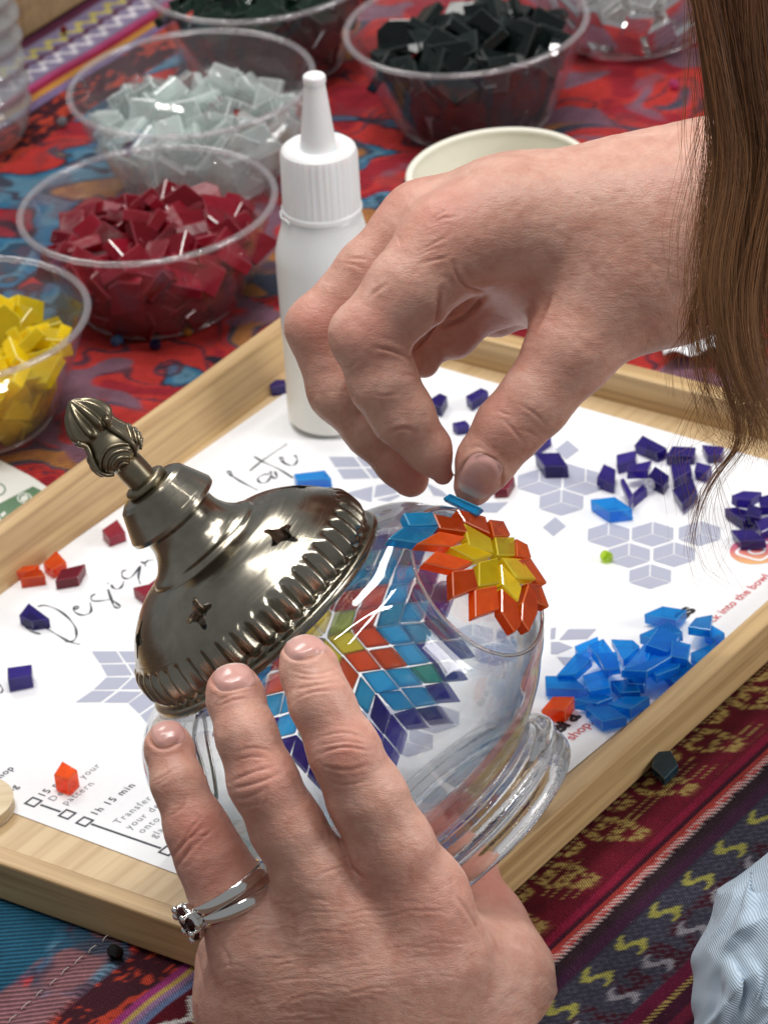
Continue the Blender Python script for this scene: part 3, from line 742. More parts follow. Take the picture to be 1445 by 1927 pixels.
collar_pts = [(10.2, 35.6), (11.4, 36.4), (13.6, 37.6), (13.7, 38.8), (10.3, 46.4), (9.0, 47.4), (6.2, 47.8), (4.0, 47.9)]
col_me = lathe(collar_pts, 44, LM); 
bmq = bmesh.new(); bmq.from_mesh(col_me); bmesh.ops.recalc_face_normals(bmq, faces=bmq.faces)
bmq.to_mesh(col_me); bmq.free()
link_mesh("collar", col_me, BRASS, cap, True); col_me.set_sharp_from_angle(angle=math.radians(24))
link_mesh("washer", lathe(smooth_profile([(3.8, 47.6), (5.8, 47.8), (6.3, 48.6), (5.8, 49.8), (4.0, 50.2)], 4), 40, LM), CAST, cap, True)
fin = link_mesh("finial", lathe(smooth_profile([(4.1, 49.5), (4.15, 53), (4.2, 56.5), (5.6, 57.2), (7.0, 58.6), (7.5, 60.8), (6.9, 63.2), (5.6, 65.6), (5.0, 67.2), (5.5, 68.8), (5.9, 70.6), (5.3, 73.2), (3.9, 75.8), (2.2, 77.6), (0.9, 78.5), (0.01, 78.7)], 6), 96, LM,
    fn=lambda r, h, a: r * (1 + (0.17 * math.cos(10 * a) if h > 67.5 else 0.0) * min(1, max(0, (h - 67.5) / 2)) * (1 - max(0, (h - 76) / 3))) if h > 67 else r), CAST, cap, True)
for k in range(4):                                          # four leaves with ribbed shells between them
    a = k * math.pi / 2 + 0.62
    er = Vector((math.cos(a), math.sin(a), 0))
    pts = [LM @ (er * r + Vector((0, 0, h))) for r, h in ((5.6, 57.0), (7.5, 58.6), (8.2, 60.8), (7.5, 63.6), (6.4, 66.0), (6.0, 67.6), (6.9, 69.2), (7.4, 69.9))]
    link_mesh("leaf", tube(spline(pts, 4), 0.7, 8, rads=list(np.interp(np.linspace(0, 1, 29), [0, .5, .85, 1], [0.6, 0.75, 1.0, 0.8]))), CAST, fin, True)
    a2 = a + math.pi / 4
    for j, (rr, hh) in enumerate(((0.62, 0), (0.50, 0.0), (0.36, 0), (0.22, 0))):
        pts = []
        for t in np.linspace(-1, 1, 15):
            ang = a2 + t * rr * 1.15; h = 62.9 - j * 1.25 - 3.6 * rr * 0 + 2.6 * (1 - t * t) * (0.6 + 0.2 * (3 - j)) - 2.2
            r = float(np.interp(h, [56.5, 57.2, 58.6, 60.8, 63.2, 65.6], [4.4, 5.6, 7.0, 7.5, 6.9, 5.6])) + 0.35
            pts.append(LM @ Vector((r * math.cos(ang), r * math.sin(ang), h)))
        link_mesh("shell_rib", tube(pts, 0.5, 6), CAST, fin, True)

# ---- spring wire inside the mouth
STEEL = plain("steel wire", (0.35, 0.34, 0.33), 0.22, 1.0)
wp = [pd(372, 1330, GD + 22), pd(384, 1352, GD + 24), pd(391, 1400, GD + 26), pd(401, 1450, GD + 27), pd(407, 1497, GD + 27), pd(403, 1507, GD + 27), pd(396, 1508, GD + 26), pd(380, 1440, GD + 24), pd(366, 1390, GD + 23), pd(372, 1345, GD + 22)]
link_mesh("spring_clip", tube(spline(wp, 5), 0.55, 8), STEEL, lamp, True)

# ---- mosaic tiles glued to the globe
T_YEL = tile_glass("yellow glass", (1.0, 0.93, 0.22), (0.92, 0.72, 0.01), 0.45)
T_ORA = tile_glass("orange glass", (1.0, 0.36, 0.08), (0.92, 0.125, 0.008), 0.42)
T_LBL = tile_glass("sky blue glass", (0.08, 0.62, 0.92), (0.012, 0.36, 0.66), 0.50)
T_NAV = tile_glass("cobalt glass", (0.08, 0.05, 0.72), (0.03, 0.012, 0.34), 0.45)
T_TEA = tile_glass("teal glass", (0.02, 0.40, 0.40), (0.01, 0.17, 0.20), 0.45)
T_LIM = tile_glass("olive glass", (0.55, 0.60, 0.03), (0.30, 0.32, 0.01), 0.50)
F_YEL = tile_glass("backlit yellow glass", (1.0, 0.93, 0.25), (0.95, 0.78, 0.012), 0.55)  # far star's brighter copies: backlight off the worksheet put into the colour
F_ORA = tile_glass("backlit orange glass", (1.0, 0.36, 0.10), (0.88, 0.10, 0.006), 0.5)
F_LBL = tile_glass("backlit sky blue glass", (0.25, 0.82, 1.0), (0.005, 0.52, 0.98), 0.42)
F_NAV = tile_glass("backlit cobalt glass", (0.20, 0.10, 0.85), (0.024, 0.002, 0.50), 0.22)
F_TEA = tile_glass("backlit teal glass", (0.22, 0.75, 0.66), (0.01, 0.30, 0.28), 0.5)
F_LIM = tile_glass("backlit olive glass", (0.72, 0.82, 0.16), (0.40, 0.45, 0.012), 0.5)
GROUT = thin_clear("dried glue", (0.8, 0.8, 0.78), 1.4, 0.2, 0.55, (0.78, 0.80, 0.78))
def globe_hit(px, py, front=True):
    d = ray(px, py); o = CAM - GC; A = d.dot(d); Bq = 2 * o.dot(d); Cq = o.dot(o) - GR * GR
    q = Bq * Bq - 4 * A * Cq
    t = (-Bq + (-1 if front else 1) * math.sqrt(max(q, 0))) / (2 * A)
    return CAM + d * t
def star_frame(p, up_hint):
    n = (p - GC).normalized(); x = (up_hint - n * up_hint.dot(n)).normalized(); return n, x, n.cross(x)
TILE_JIT = 0.15; TILE_GAP = 0.93
def tile_on_globe(poly2d, fr, mat, thick=3.6, name="mosaic_tile", lift=0.5):
    gap = TILE_GAP; poly2d = [(u + random.uniform(-TILE_JIT, TILE_JIT), v + random.uniform(-TILE_JIT, TILE_JIT)) for u, v in poly2d]
    """poly2d in mm on the tangent map (azimuthal) round the star's centre"""
    n, x, y = fr
    cx = sum(p[0] for p in poly2d) / len(poly2d); cyy = sum(p[1] for p in poly2d) / len(poly2d)
    P = []
    def to3(u, v):
        r = math.hypot(u, v); 
        if r < 1e-6: return n.copy()
        th = r / GR; e = (x * u + y * v) / r
        return n * math.cos(th) + e * math.sin(th)
    nc = to3(cx, cyy)
    for u, v in poly2d:
        q = to3(cx + (u - cx) * gap, cyy + (v - cyy) * gap)
        w = GC + q * GR
        w = w + nc * (GR - (w - GC).dot(nc))                # flat slab tangent at its middle
        P.append(w + nc * (thick + lift - 0.25))
    jit = Vector((random.uniform(-.05, .05), random.uniform(-.05, .05), random.uniform(-.05, .05)))
    return link_mesh(name, dress(prism_mesh(P, (nc + jit).normalized(), thick, 0.3), mat), None, lamp)
def rh(u, v, w, z): return [u, v, w, z]
def pol(r, deg): return (r * math.cos(math.radians(deg)), r * math.sin(math.radians(deg)))
def addp(p, q): return (p[0] + q[0], p[1] + q[1])
def star(fr, s, c1, c2, n1=6, rings=2, c3=None, sel3=None, c4=None, sel4=None, thick=3.6, rot=0.0, drop=()):
    st = 360.0 / n1
    for k in range(n1):
        a = rot + k * st
        tip = addp(pol(s, a - st / 2), pol(s, a + st / 2)); n_l = pol(s, a - st / 2); n_r = pol(s, a + st / 2)
        tile_on_globe([(0, 0), n_l, tip, n_r], fr, c1[k % len(c1)], thick)
        for sgn, nt_ in ((-1, n_l), (1, n_r)):
            v = pol(s, a + sgn * st / 2)
            if rings >= 2 and (1, k, sgn) not in drop: tile_on_globe([nt_, addp(nt_, v), addp(tip, v), tip], fr, c2, thick)
            if c4 and (sel4 is None or (k, sgn) in sel4):
                tile_on_globe([addp(nt_, v), addp(addp(nt_, v), v), addp(addp(tip, v), v), addp(tip, v)], fr, c4, thick)
        vl = pol(s, a - st / 2); vr = pol(s, a + st / 2)
        if c3 and (sel3 is None or k in sel3):
            tile_on_globe([tip, addp(tip, vl), addp(addp(tip, vl), vr), addp(tip, vr)], fr, c3, thick)
        if c4 and sel4 is None:
            t2 = addp(addp(tip, vl), vr)
            tile_on_globe([addp(tip, vl), addp(addp(tip, vl), vl), addp(t2, vl), t2], fr, c4, thick)
            tile_on_globe([addp(tip, vr), addp(addp(tip, vr), vr), addp(t2, vr), t2], fr, c4, thick)
f1 = star_frame(globe_hit(920, 1072), RGT * 0.95 - UPV * 0.22)
ZS = zoomed(480, 900, 2.331)
# the star sits on a flattened, moulded disc of the globe
DN = (globe_hit(893, 1098) - GC).normalized(); DC = globe_hit(918, 1078) - DN * 1.2; DREF = 78.0
n_v = len(globe.data.vertices); gco = np.empty(n_v * 3, np.float32); globe.data.vertices.foreach_get("co", gco); gco = gco.reshape(-1, 3).astype(float) / S
rel = gco - np.array(DC); hh_ = rel @ np.array(DN); rho = np.linalg.norm(rel - hh_[:, None] * np.array(DN), axis=1)
isin = np.linalg.norm(gco - np.array(GC), axis=1) < GR - 1.1
tgt = -rho ** 2 / (2 * DREF) - np.where(isin, 2.0, 0.0)
wgt = (1 - sst(21.0, 31.0, rho)) * (hh_ > -30)
gco += np.array(DN) * ((tgt - hh_) * wgt)[:, None]
globe.data.vertices.foreach_set("co", (gco * S).astype(np.float32).ravel()); globe.data.update()
def set_tile(pts, mat, thick=3.2):
    """a glued tile whose upper face shows at these picture points"""
    pts = shrink(ZS(pts), 1.055); cx = sum(p[0] for p in pts) / len(pts); cyy = sum(p[1] for p in pts) / len(pts)
    c = plane_pt(cx, cyy, DC + DN * thick, DN)
    for _ in range(4):
        q = c - DC; q = q - DN * q.dot(DN); r2 = q.length_squared
        c = plane_pt(cx, cyy, DC + DN * (thick + 0.25 - r2 / (2 * DREF)), DN)
    n = (DN + q / DREF + Vector((random.uniform(-.03, .03), random.uniform(-.03, .03), random.uniform(-.03, .03)))).normalized()
    top = [plane_pt(x, y, c, n) for x, y in pts]
    return link_mesh("mosaic_tile", dress(prism_mesh(top, n, thick, 0.3), mat), None, lamp)
for q in ([(920, 198), (1033, 262), (1046, 322), (943, 292)], [(1055, 258), (1138, 258), (1142, 335), (1068, 335)], [(862, 302), (935, 282), (1043, 332), (965, 357)],
          [(985, 370), (1065, 350), (1076, 455), (985, 470)], [(1090, 350), (1165, 352), (1232, 440), (1150, 437)], [(1082, 378), (1150, 447), (1170, 480), (1156, 537), (1090, 467)]): set_tile(q, T_YEL)
for q in ([(788, 155), (905, 180), (932, 232), (815, 217)], [(715, 285), (812, 232), (922, 255), (868, 298)], [(745, 370), (800, 318), (955, 365), (880, 402)], [(868, 410), (960, 397), (978, 478), (872, 517)],
          [(968, 490), (1060, 472), (1072, 570), (970, 607)], [(1085, 487), (1152, 547), (1166, 640), (1140, 672), (1085, 587)], [(1176, 545), (1200, 470), (1238, 505), (1240, 590), (1205, 667), (1172, 620)],
          [(1195, 460), (1255, 467), (1290, 562), (1245, 547)], [(1155, 357), (1210, 352), (1280, 457), (1236, 447)], [(1147, 265), (1195, 290), (1212, 347), (1152, 337)], [(1032, 180), (1090, 187), (1120, 247), (1050, 252)], [(890, 135), (1010, 167), (1030, 238), (925, 190)]): set_tile(q, T_ORA)
for q in ([(655, 150), (775, 147), (802, 200), (680, 205)], [(590, 262), (655, 212), (803, 210), (740, 283)]): set_tile(q, T_LBL)
f2 = star_frame(globe_hit(612, 1200, False), RGT * 0.9 - UPV * 0.3)
TILE_JIT = 0.35; TILE_GAP = 0.965
star(f2, 7.0, [F_YEL, F_YEL, F_LIM], F_ORA, 6, 2, c3=F_ORA, c4=F_LBL, thick=2.6)
star_outer = pol
for k in range(6):
    a = k * 60; s = 7.0; vl = pol(s, a - 30); vr = pol(s, a + 30); tip = addp(vl, vr)
    for v in (vl, vr):
        b0 = addp(addp(v, v), v); t0 = addp(addp(tip, v), v)
        tile_on_globe([b0, addp(b0, v), addp(t0, v), t0], f2, random.choice((F_LBL, F_LBL, F_TEA, F_NAV)), 2.6)
    t3 = addp(tip, tip)
    for v in (vl, vr):
        m0 = addp(addp(tip, v), v); tile_on_globe([m0, addp(m0, v), addp(addp(t3, v), v), addp(t3, v)], f2, random.choice((F_NAV, F_LBL, F_NAV)), 2.6)
        m1 = addp(m0, v); tile_on_globe([m1, addp(m1, v), addp(addp(addp(t3, v), v), v), addp(addp(t3, v), v)], f2, F_NAV, 2.6)
        b1 = addp(addp(addp(v, v), v), v); t1 = addp(addp(addp(tip, v), v), v)
        tile_on_globe([b1, addp(b1, v), addp(t1, v), t1], f2, F_NAV, 2.6)
    tile_on_globe([t3, addp(t3, vl), addp(t3, tip), addp(t3, vr)], f2, random.choice((F_LBL, F_TEA)), 2.6)
    t4 = addp(t3, tip)
    for v in (vl, vr): tile_on_globe([addp(t3, v), addp(addp(t3, v), v), addp(t4, v), t4], f2, F_NAV, 2.6)
# raised moulding ring round the first star
mr = []
dx_ = DN.cross(RGT).normalized(); dy_ = DN.cross(dx_)
for k in range(90):
    a = 2 * math.pi * k / 90
    mr.append(DC + (dx_ * math.cos(a) + dy_ * math.sin(a)) * 22.5 - DN * (22.5 ** 2 / (2 * DREF) - 0.05))
link_mesh("moulded_ring", tube(mr + mr[:1], 0.55, 8), FOOTGLASS, lamp, True)
lap('lamp')

# ================================================================== plastic bowls and what is in them
PLASTIC = thin_clear("clear plastic", (0.975, 0.97, 0.975), 1.5, 0.06, 0.022, (0.85, 0.78, 0.80), bscale=30.0, bdist=0.0008, bstr=0.3)
RIMP = thin_clear("plastic rim", (0.92, 0.91, 0.92), 1.8, 0.06, 0.12, (0.85, 0.80, 0.82), bscale=30.0, bdist=0.0006)
BH, BR = 38.0, 44.0
bowl_prof = smooth_profile([(0.01, 0.6), (14, 0.5), (24.5, 0.3), (27.2, 0.5), (28.2, 2.0), (29.6, 4.0), (34.0, 14.0), (38.2, 24.0), (41.4, 33.0), (42.6, 37.0)], 4)
bowl_in = [(max(r - 0.9, 0.01), h + (0.9 if h < 3 else 0.0)) for r, h in bowl_prof][::-1]
ring_prof = [(42.9 + 1.3 * math.cos(t), 37.2 + 1.1 * math.sin(t)) for t in np.linspace(0, 2 * math.pi, 11)[:-1]]
base_ring = [(26.6 + 0.7 * math.cos(t), 0.9 + 0.7 * math.sin(t)) for t in np.linspace(0, 2 * math.pi, 9)[:-1]]
bowl_me = None
def make_bowl(px, py, label, scale=1.0):
    global bowl_me
    c = pz(px, py, BH * scale); c.z = 0.9
    t = empty("plastic_bowl", c)
    tag(t, label, "bowl", "clear plastic bowls of glass tiles")
    M = frame(Vector((0, 0, 0)), Vector((scale, 0, 0)), Vector((0, scale, 0)), Vector((0, 0, scale)))
    if bowl_me is None:
        bowl_me = (lathe(bowl_prof + bowl_in, 96, I4), lathe(ring_prof, 96, I4, closed=True), lathe(base_ring, 72, I4, closed=True))
        for me, m in zip(bowl_me, (PLASTIC, RIMP, RIMP)): me.materials.append(m); me.shade_smooth()
    for n, me in zip(("wall", "rim", "base_ring"), bowl_me):
        o = bpy.data.objects.new(n, me); COL.objects.link(o); o.parent = t
        if scale != 1: o.scale = (scale,) * 3
    return c
def tile_shapes(size, thick):
    out = []
    for i in range(4):
        s = size * random.uniform(0.9, 1.15); sk = random.choice((0.0, 0.45, 0.55, 0.2))
        p = [Vector((-s / 2 - sk * s / 4, -s / 2 * 0.9, 0)), Vector((s / 2 - sk * s / 4, -s / 2 * 0.9, 0)), Vector((s / 2 + sk * s / 4, s / 2 * 0.9, 0)), Vector((-s / 2 + sk * s / 4, s / 2 * 0.9, 0))]
        if i == 3: p.insert(3, Vector((0, s * 0.62, 0)))
        out.append(prism_mesh([q + EZ * thick / 2 for q in p], EZ, thick, 0.3))
    return out
def rand_rot(maxtilt):
    return (Matrix.Rotation(random.uniform(0, 2 * math.pi), 3, 'Z') @ Matrix.Rotation(random.uniform(-maxtilt, maxtilt), 3, 'X') @ Matrix.Rotation(random.uniform(-maxtilt, maxtilt), 3, 'Y') @ Matrix.Rotation(random.uniform(0, 6.28), 3, 'Z'))
def wall_r(h): return float(np.interp(h, [q[1] for q in bowl_prof[6:]], [q[0] for q in bowl_prof[6:]]))
def fill_bowl(c, mat, ntop, nside, ncore, label, group, size=10.5, thick=4.0, level=20.0, dome=5.0, visible=None, tilt=0.9, scale=1.0, core_mat=None):
    shapes = tile_shapes(size, thick)
    for me in shapes: dress(me, mat)
    made = []
    def place(pos, R, i):
        o = bpy.data.objects.new("glass_tile", shapes[i % len(shapes)]); COL.objects.link(o)
        o.matrix_basis = Matrix.Translation((c + pos) * S) @ R.to_4x4()
        tag(o, label, "glass tile", group)
        made.append(o)
    sp = []
    k = 0; tries = 0
    while k < ntop and tries < 6000:
        tries += 1
        r = (41.0 - 0.62 * size) * math.sqrt(random.random()); a = random.uniform(0, 2 * math.pi)
        p = Vector((r * math.cos(a), r * math.sin(a), 0))
        if visible and not visible(c + p): continue
        if any((p - q).length < 0.60 * size * (1 - tries / 9000) for q in sp): continue
        sp.append(p)
        p = p + EZ * (level + dome * (1 - (r / 37) ** 2) + random.uniform(-1.2, 2.0)); place(p, rand_rot(tilt), k); k += 1
    k = 0; sp = []; tries = 0
    while k < nside and tries < 6000:
        tries += 1
        h = random.uniform(4, level - 1); a = random.uniform(math.pi * 0.98, math.pi * 2.02)       # the side turned to the viewer
        rw = wall_r(h) - 0.5 * thick - 2.6 - max(0.0, size - 10.5) * 1.6; p = Vector((rw * math.cos(a), rw * math.sin(a), h))
        if visible and not visible(c + p): continue
        if any((p - q).length < 0.72 * size * (1 - tries / 9000) for q in sp): continue
        sp.append(p)
        out = Vector((math.cos(a), math.sin(a), -0.35)).normalized()
        Q = out.to_track_quat('Z', 'Y').to_matrix(); place(p, Q @ rand_rot(0.22), k); k += 1
    # what fills the bowl behind the pieces one can see
    bm = bmesh.new(); src = shapes[0]
    for i in range(ncore):
        h = random.uniform(4, level + dome * 0.4); rmax = (wall_r(h) - 11.0) if h < level - 3 else 27
        r = rmax * math.sqrt(random.random()); a = random.uniform(0, 2 * math.pi)
        M = Matrix.Translation((c + Vector((r * math.cos(a), r * math.sin(a), h))) * S) @ rand_rot(1.2).to_4x4()
        n0 = len(bm.verts); bm.from_mesh(src); bm.verts.ensure_lookup_table()
        for v in bm.verts[n0:]: v.co = M @ v.co
    me = bpy.data.meshes.new("fill"); bm.to_mesh(me); bm.free()
    o = link_mesh("tile_heap", dress(me, core_mat or mat)); tag(o, "mass of " + label.split(" in ")[0].split(" heaped")[0] + "s deeper down in their bowl", "tile heap", kind="stuff")
    return made

B_RED = tile_glass("dark red glass", (0.55, 0.01, 0.03), (0.33, 0.004, 0.016), 0.16, ior=1.4, gloss_rough=0.2)
B_CLR = tile_glass("pale clear glass", (0.95, 0.98, 0.97), (0.88, 0.95, 0.93), 0.66, ior=1.75)
B_YEL = tile_glass("bright yellow glass", (1.0, 0.93, 0.20), (1.0, 0.80, 0.004), 0.30)
B_BLK = tile_glass("black green glass", (0.03, 0.06, 0.05), (0.006, 0.012, 0.011), 0.10, gloss_rough=0.05)
B_GRN = tile_glass("bottle green glass", (0.03, 0.12, 0.07), (0.006, 0.020, 0.012), 0.12, gloss_rough=0.05)
B_MIR = plain("mirror glass", (0.90, 0.92, 0.92), 0.08, 1.0)
cr = make_bowl(277, 385, "clear plastic bowl filled with dark red glass tiles")
fill_bowl(cr, B_RED, 60, 30, 60, "dark red glass tile heaped in the clear plastic bowl", "dark red tiles in their bowl", 10.5, 4.2, 21, 5)
cc = make_bowl(359, 156, "clear plastic bowl filled with pale clear glass tiles")
fill_bowl(cc, B_CLR, 54, 30, 26, "pale clear glass tile heaped in the clear plastic bowl", "pale clear tiles in their bowl", 10.5, 2.6, 20, 8, tilt=1.4)
ck = make_bowl(877, 44, "clear plastic bowl filled with black glass tiles behind the white cup")
fill_bowl(ck, B_BLK, 42, 20, 45, "black glass tile heaped in the bowl behind the white cup", "black tiles in their bowl", 12.0, 3.6, 25, 5, tilt=1.0)
cyl = make_bowl(-84, 603, "clear plastic bowl of yellow glass tiles cut off by the left edge")
fill_bowl(cyl, B_YEL, 16, 22, 60, "bright yellow glass tile in the bowl at the left edge", "yellow tiles in their bowl", 12.0, 4.0, 24, 4, visible=lambda p: p.dot(RGT) > cyl.dot(RGT) + 10)
cg = make_bowl(488, -52, "clear plastic bowl of bottle green glass tiles at the top edge")
fill_bowl(cg, B_GRN, 22, 12, 50, "bottle green glass tile in the bowl at the top edge", "bottle green tiles in their bowl", 12.0, 3.6, 26, 4, visible=lambda p: p.y < cg.y + 6, tilt=1.0)
cm = make_bowl(1180, -118, "clear plastic bowl of mirror tiles partly behind the hair")
fill_bowl(cm, B_MIR, 0, 16, 30, "small mirror tile in the bowl partly behind the hair", "mirror tiles in their bowl", 11.0, 2.5, 24, 3, core_mat=B_CLR)

# ================================================================== glue bottle
gb = empty("glue_bottle", pz(629, 786, PAPER_Z) + EZ * 0.02)
tag(gb, "white squeeze glue bottle with pointed nozzle standing on the worksheet", "glue bottle")
bo = pz(629, 786, PAPER_Z)
bz_ = (EZ + RGT * 0.052).normalized(); bx_ = (RGT - bz_ * RGT.dot(bz_)).normalized()      # the soft bottle leans a little
BM = frame(bo + EZ * 0.35, bx_, bz_.cross(bx_), bz_)
pl, nt, bs = new_mat("translucent white plastic")
hz_ = nd(nt, "ShaderNodeSeparateXYZ"); nt.links.new(objco(nt), hz_.inputs[0])
lev = mth(nt, 'MULTIPLY_ADD', hz_.outputs[2], 1 / 0.075, -0.1)                    # glue stands in the lower part
nt.links.new(ramp(nt, mth(nt, 'ADD', lev, mth(nt, 'MULTIPLY', noise(nt, objco(nt), 60.0), 0.06)), [(0.0, (0.86, 0.84, 0.76)), (0.42, (0.86, 0.85, 0.79)), (0.47, (0.76, 0.765, 0.75)), (1.0, (0.80, 0.81, 0.80))]), bs.inputs["Base Color"]); bs.inputs["Roughness"].default_value = 0.30
bs.inputs["Subsurface Weight"].default_value = 0.6; bs.inputs["Subsurface Radius"].default_value = (1, 1, 0.95); bs.inputs["Subsurface Scale"].default_value = 0.006
nt.links.new(bump(nt, noise(nt, objco(nt), 35.0, 2.0), 0.3, 0.0012), bs.inputs["Normal"])
capm, nt, bs = new_mat("white cap plastic")
bs.inputs["Base Color"].default_value = (0.82, 0.82, 0.82, 1); bs.inputs["Roughness"].default_value = 0.4
bs.inputs["Subsurface Weight"].default_value = 0.25; bs.inputs["Subsurface Scale"].default_value = 0.003
nt.links.new(bump(nt, noise(nt, objco(nt), 500.0, 2.0), 0.2, 0.0002), bs.inputs["Normal"])
link_mesh("body", lathe(smooth_profile([(0.01, 0.5), (9, 0.4), (12.6, 0.3), (14.2, 1.2), (14.8, 4), (14.8, 20), (15.2, 40), (15.5, 56), (15.4, 60), (14.6, 64), (13.2, 69), (12.2, 73.0), (11.0, 75)], 6), 80, BM), pl, gb, True)
bcap = link_mesh("cap", lathe([(11.0, 74.2), (12.5, 74.2), (12.7, 74.8), (12.7, 75.6), (12.3, 76.2), (12.0, 94.0), (11.6, 95.6), (10.6, 96.4), (6.6, 96.6), (6.0, 96.2)], 144, BM, fn=lambda r, h, a: r + (0.16 * (1 if math.cos(a * 36) > 0 else -1) if 76.5 < h < 94.2 or r == 12.0 else 0)), capm, gb, True)
bcap.data.set_sharp_from_angle(angle=math.radians(30))
noz = link_mesh("nozzle", lathe(smooth_profile([(5.9, 95.0), (5.75, 96.6), (5.5, 98), (4.4, 108), (3.35, 117.2), (3.25, 117.8), (3.55, 118.3), (3.6, 119.4), (3.45, 120.4), (2.6, 121.0), (1.4, 121.2), (0.01, 121.2)], 5), 48, BM), capm, gb, True)
link_mesh("torn_seal", tube(spline([BM @ Vector((12.9 * math.cos(t), 12.9 * math.sin(t), 73.8 + 0.5 * math.sin(t * 9))) for t in np.linspace(math.pi * 0.98, math.pi * 1.22, 12)], 3), 0.32, 6), capm, bcap, True)

# ================================================================== paper cup
cuc = pz(938, 322, 45.0); cuc.z = 0.8
CM = frame(cuc, Vector((1, 0, 0)), Vector((0, 1, 0)), EZ)
cup = empty("paper_cup", cuc)
tag(cup, "empty white paper cup standing behind the hand with the tile", "cup")
cupm = plain("cream paper", (0.80, 0.77, 0.66), 0.55, spec=0.3, bump_scale=300.0)
link_mesh("wall", lathe([(24.0, 0), (29.3, 44.6), (28.8, 44.6), (23.6, 2.5), (0.01, 2.5), (0.01, 1.5), (23.4, 1.5)], 96, CM, closed=True), cupm, cup, True).data.set_sharp_from_angle(angle=math.radians(40))
link_mesh("rolled_rim", lathe([(29.6 + 1.25 * math.cos(t), 44.6 + 1.15 * math.sin(t)) for t in np.linspace(0, 2 * math.pi, 13)[:-1]], 96, CM, closed=True), cupm, cup, True)

# ================================================================== loose tiles on the worksheet and the cloth
T_PUR = tile_glass("violet glass", (0.24, 0.18, 0.76), (0.036, 0.018, 0.21), 0.34, gloss_rough=0.10)
T_SKY = tile_glass("turquoise glass", (0.15, 0.66, 1.0), (0.004, 0.36, 0.92), 0.52, ior=1.6, gloss_rough=0.08)
T_RUB = tile_glass("ruby glass", (0.55, 0.03, 0.06), (0.36, 0.016, 0.038), 0.14, gloss_rough=0.08)
T_BRO = tile_glass("bright orange glass", (1.0, 0.36, 0.10), (0.88, 0.11, 0.010), 0.45)
T_DTE = tile_glass("dark teal glass", (0.02, 0.16, 0.22), (0.01, 0.05, 0.08), 0.2)
def loose(pts, mat, label, group=None, h=3.4, base=PAPER_Z + 0.1, tilt=(0, 0), thick=None, cat="glass tile"):
    """a tile whose upper face shows at these picture points; h is how high that face lies over base"""
    n = Vector((tilt[0], tilt[1], 1)).normalized()
    cx = sum(p[0] for p in pts) / len(pts); cyy = sum(p[1] for p in pts) / len(pts)
    c = pz(cx, cyy, base + h)
    top = [plane_pt(x, y, c, n) for x, y in pts]
    o = link_mesh("glass_tile", dress(prism_mesh(top, n, thick or (h - 0.05), 0.22), mat))
    return tag(o, label, cat, group)
loose(Z4([(215, 1180), (375, 1300), (240, 1322), (142, 1275)]), T_PUR, "violet kite-shaped glass tile lying on the letter D")
loose(Z4([(55, 1672), (240, 1647), (240, 1725), (57, 1762)]), T_PUR, "violet square glass tile by the left edge below the letter D", h=4.6)
loose(Z4([(768, 630), (885, 548), (948, 645), (822, 692)]), T_RUB, "dark red square glass tile on the worksheet beside the brass collar")
loose(Z4([(460, 930), (645, 885), (590, 985), (415, 1015)]), T_RUB, "dark red diamond glass tile touching an orange tile")
loose(Z4([(325, 880), (425, 785), (502, 870), (395, 932)]), T_BRO, "bright orange square glass tile leaning by a dark red diamond")
loose(Z4([(150, 1003), (232, 935), (312, 928), (342, 975)]), T_BRO, "bright orange glass tile nearest to the left edge, in front of its twin")
loose(Z4([(85, 950), (160, 905), (298, 892), (230, 945)]), T_BRO, "orange glass tile lying half behind another against the tray rail", base=3.05)
loose(Z4([(1003, 1065), (1130, 1043), (1190, 985), (1160, 1090), (1085, 1128)]), T_RUB, "dark red glass tile half hidden behind the brass cap")
loose(ZT([(125, 1352), (268, 1334), (298, 1372), (140, 1378)]), T_SKY, "turquoise glass tile lying by the last letter of the title")
loose(ZT([(5, 927), (85, 922), (98, 948), (25, 962)]), T_PUR, "violet glass tile in the tray against the back rail beside the bottle", base=3.05)
loose(ZT([(728, 1022), (788, 984), (822, 998), (795, 1052)]), T_PUR, "violet five-sided glass tile under the arch of the hand", h=3.6)
loose(ZT([(905, 998), (975, 960), (1010, 975), (932, 1026)]), T_PUR, "violet glass tile left of the thumb knuckle", h=3.6)
loose(ZT([(843, 1120), (905, 1108), (925, 1128), (862, 1136)]), T_PUR, "small violet glass tile touching the thumb's left outline", h=3.4)
loose(ZT([(1190, 1205), (1260, 1160), (1294, 1180), (1225, 1228)]), T_PUR, "violet glass tile peeping out right of the thumb", h=3.6)
loose(ZT([(1218, 1258), (1330, 1254), (1370, 1316), (1262, 1318)]), T_PUR, "violet diamond glass tile with a frosted face on the grey flower print", h=4.4)
loose(ZT([(1030, 1420), (1100, 1352), (1128, 1365), (1095, 1418)]), T_RUB, "red glass tile behind the thumb nail on the worksheet")
ZP = zoomed(1100, 780, 4.188)
loose(ZP([(42, 668), (240, 646), (378, 742), (190, 764)]), T_SKY, "lone turquoise diamond glass tile below the violet pile", h=4.2)
PG = "violet tiles in the loose pile"
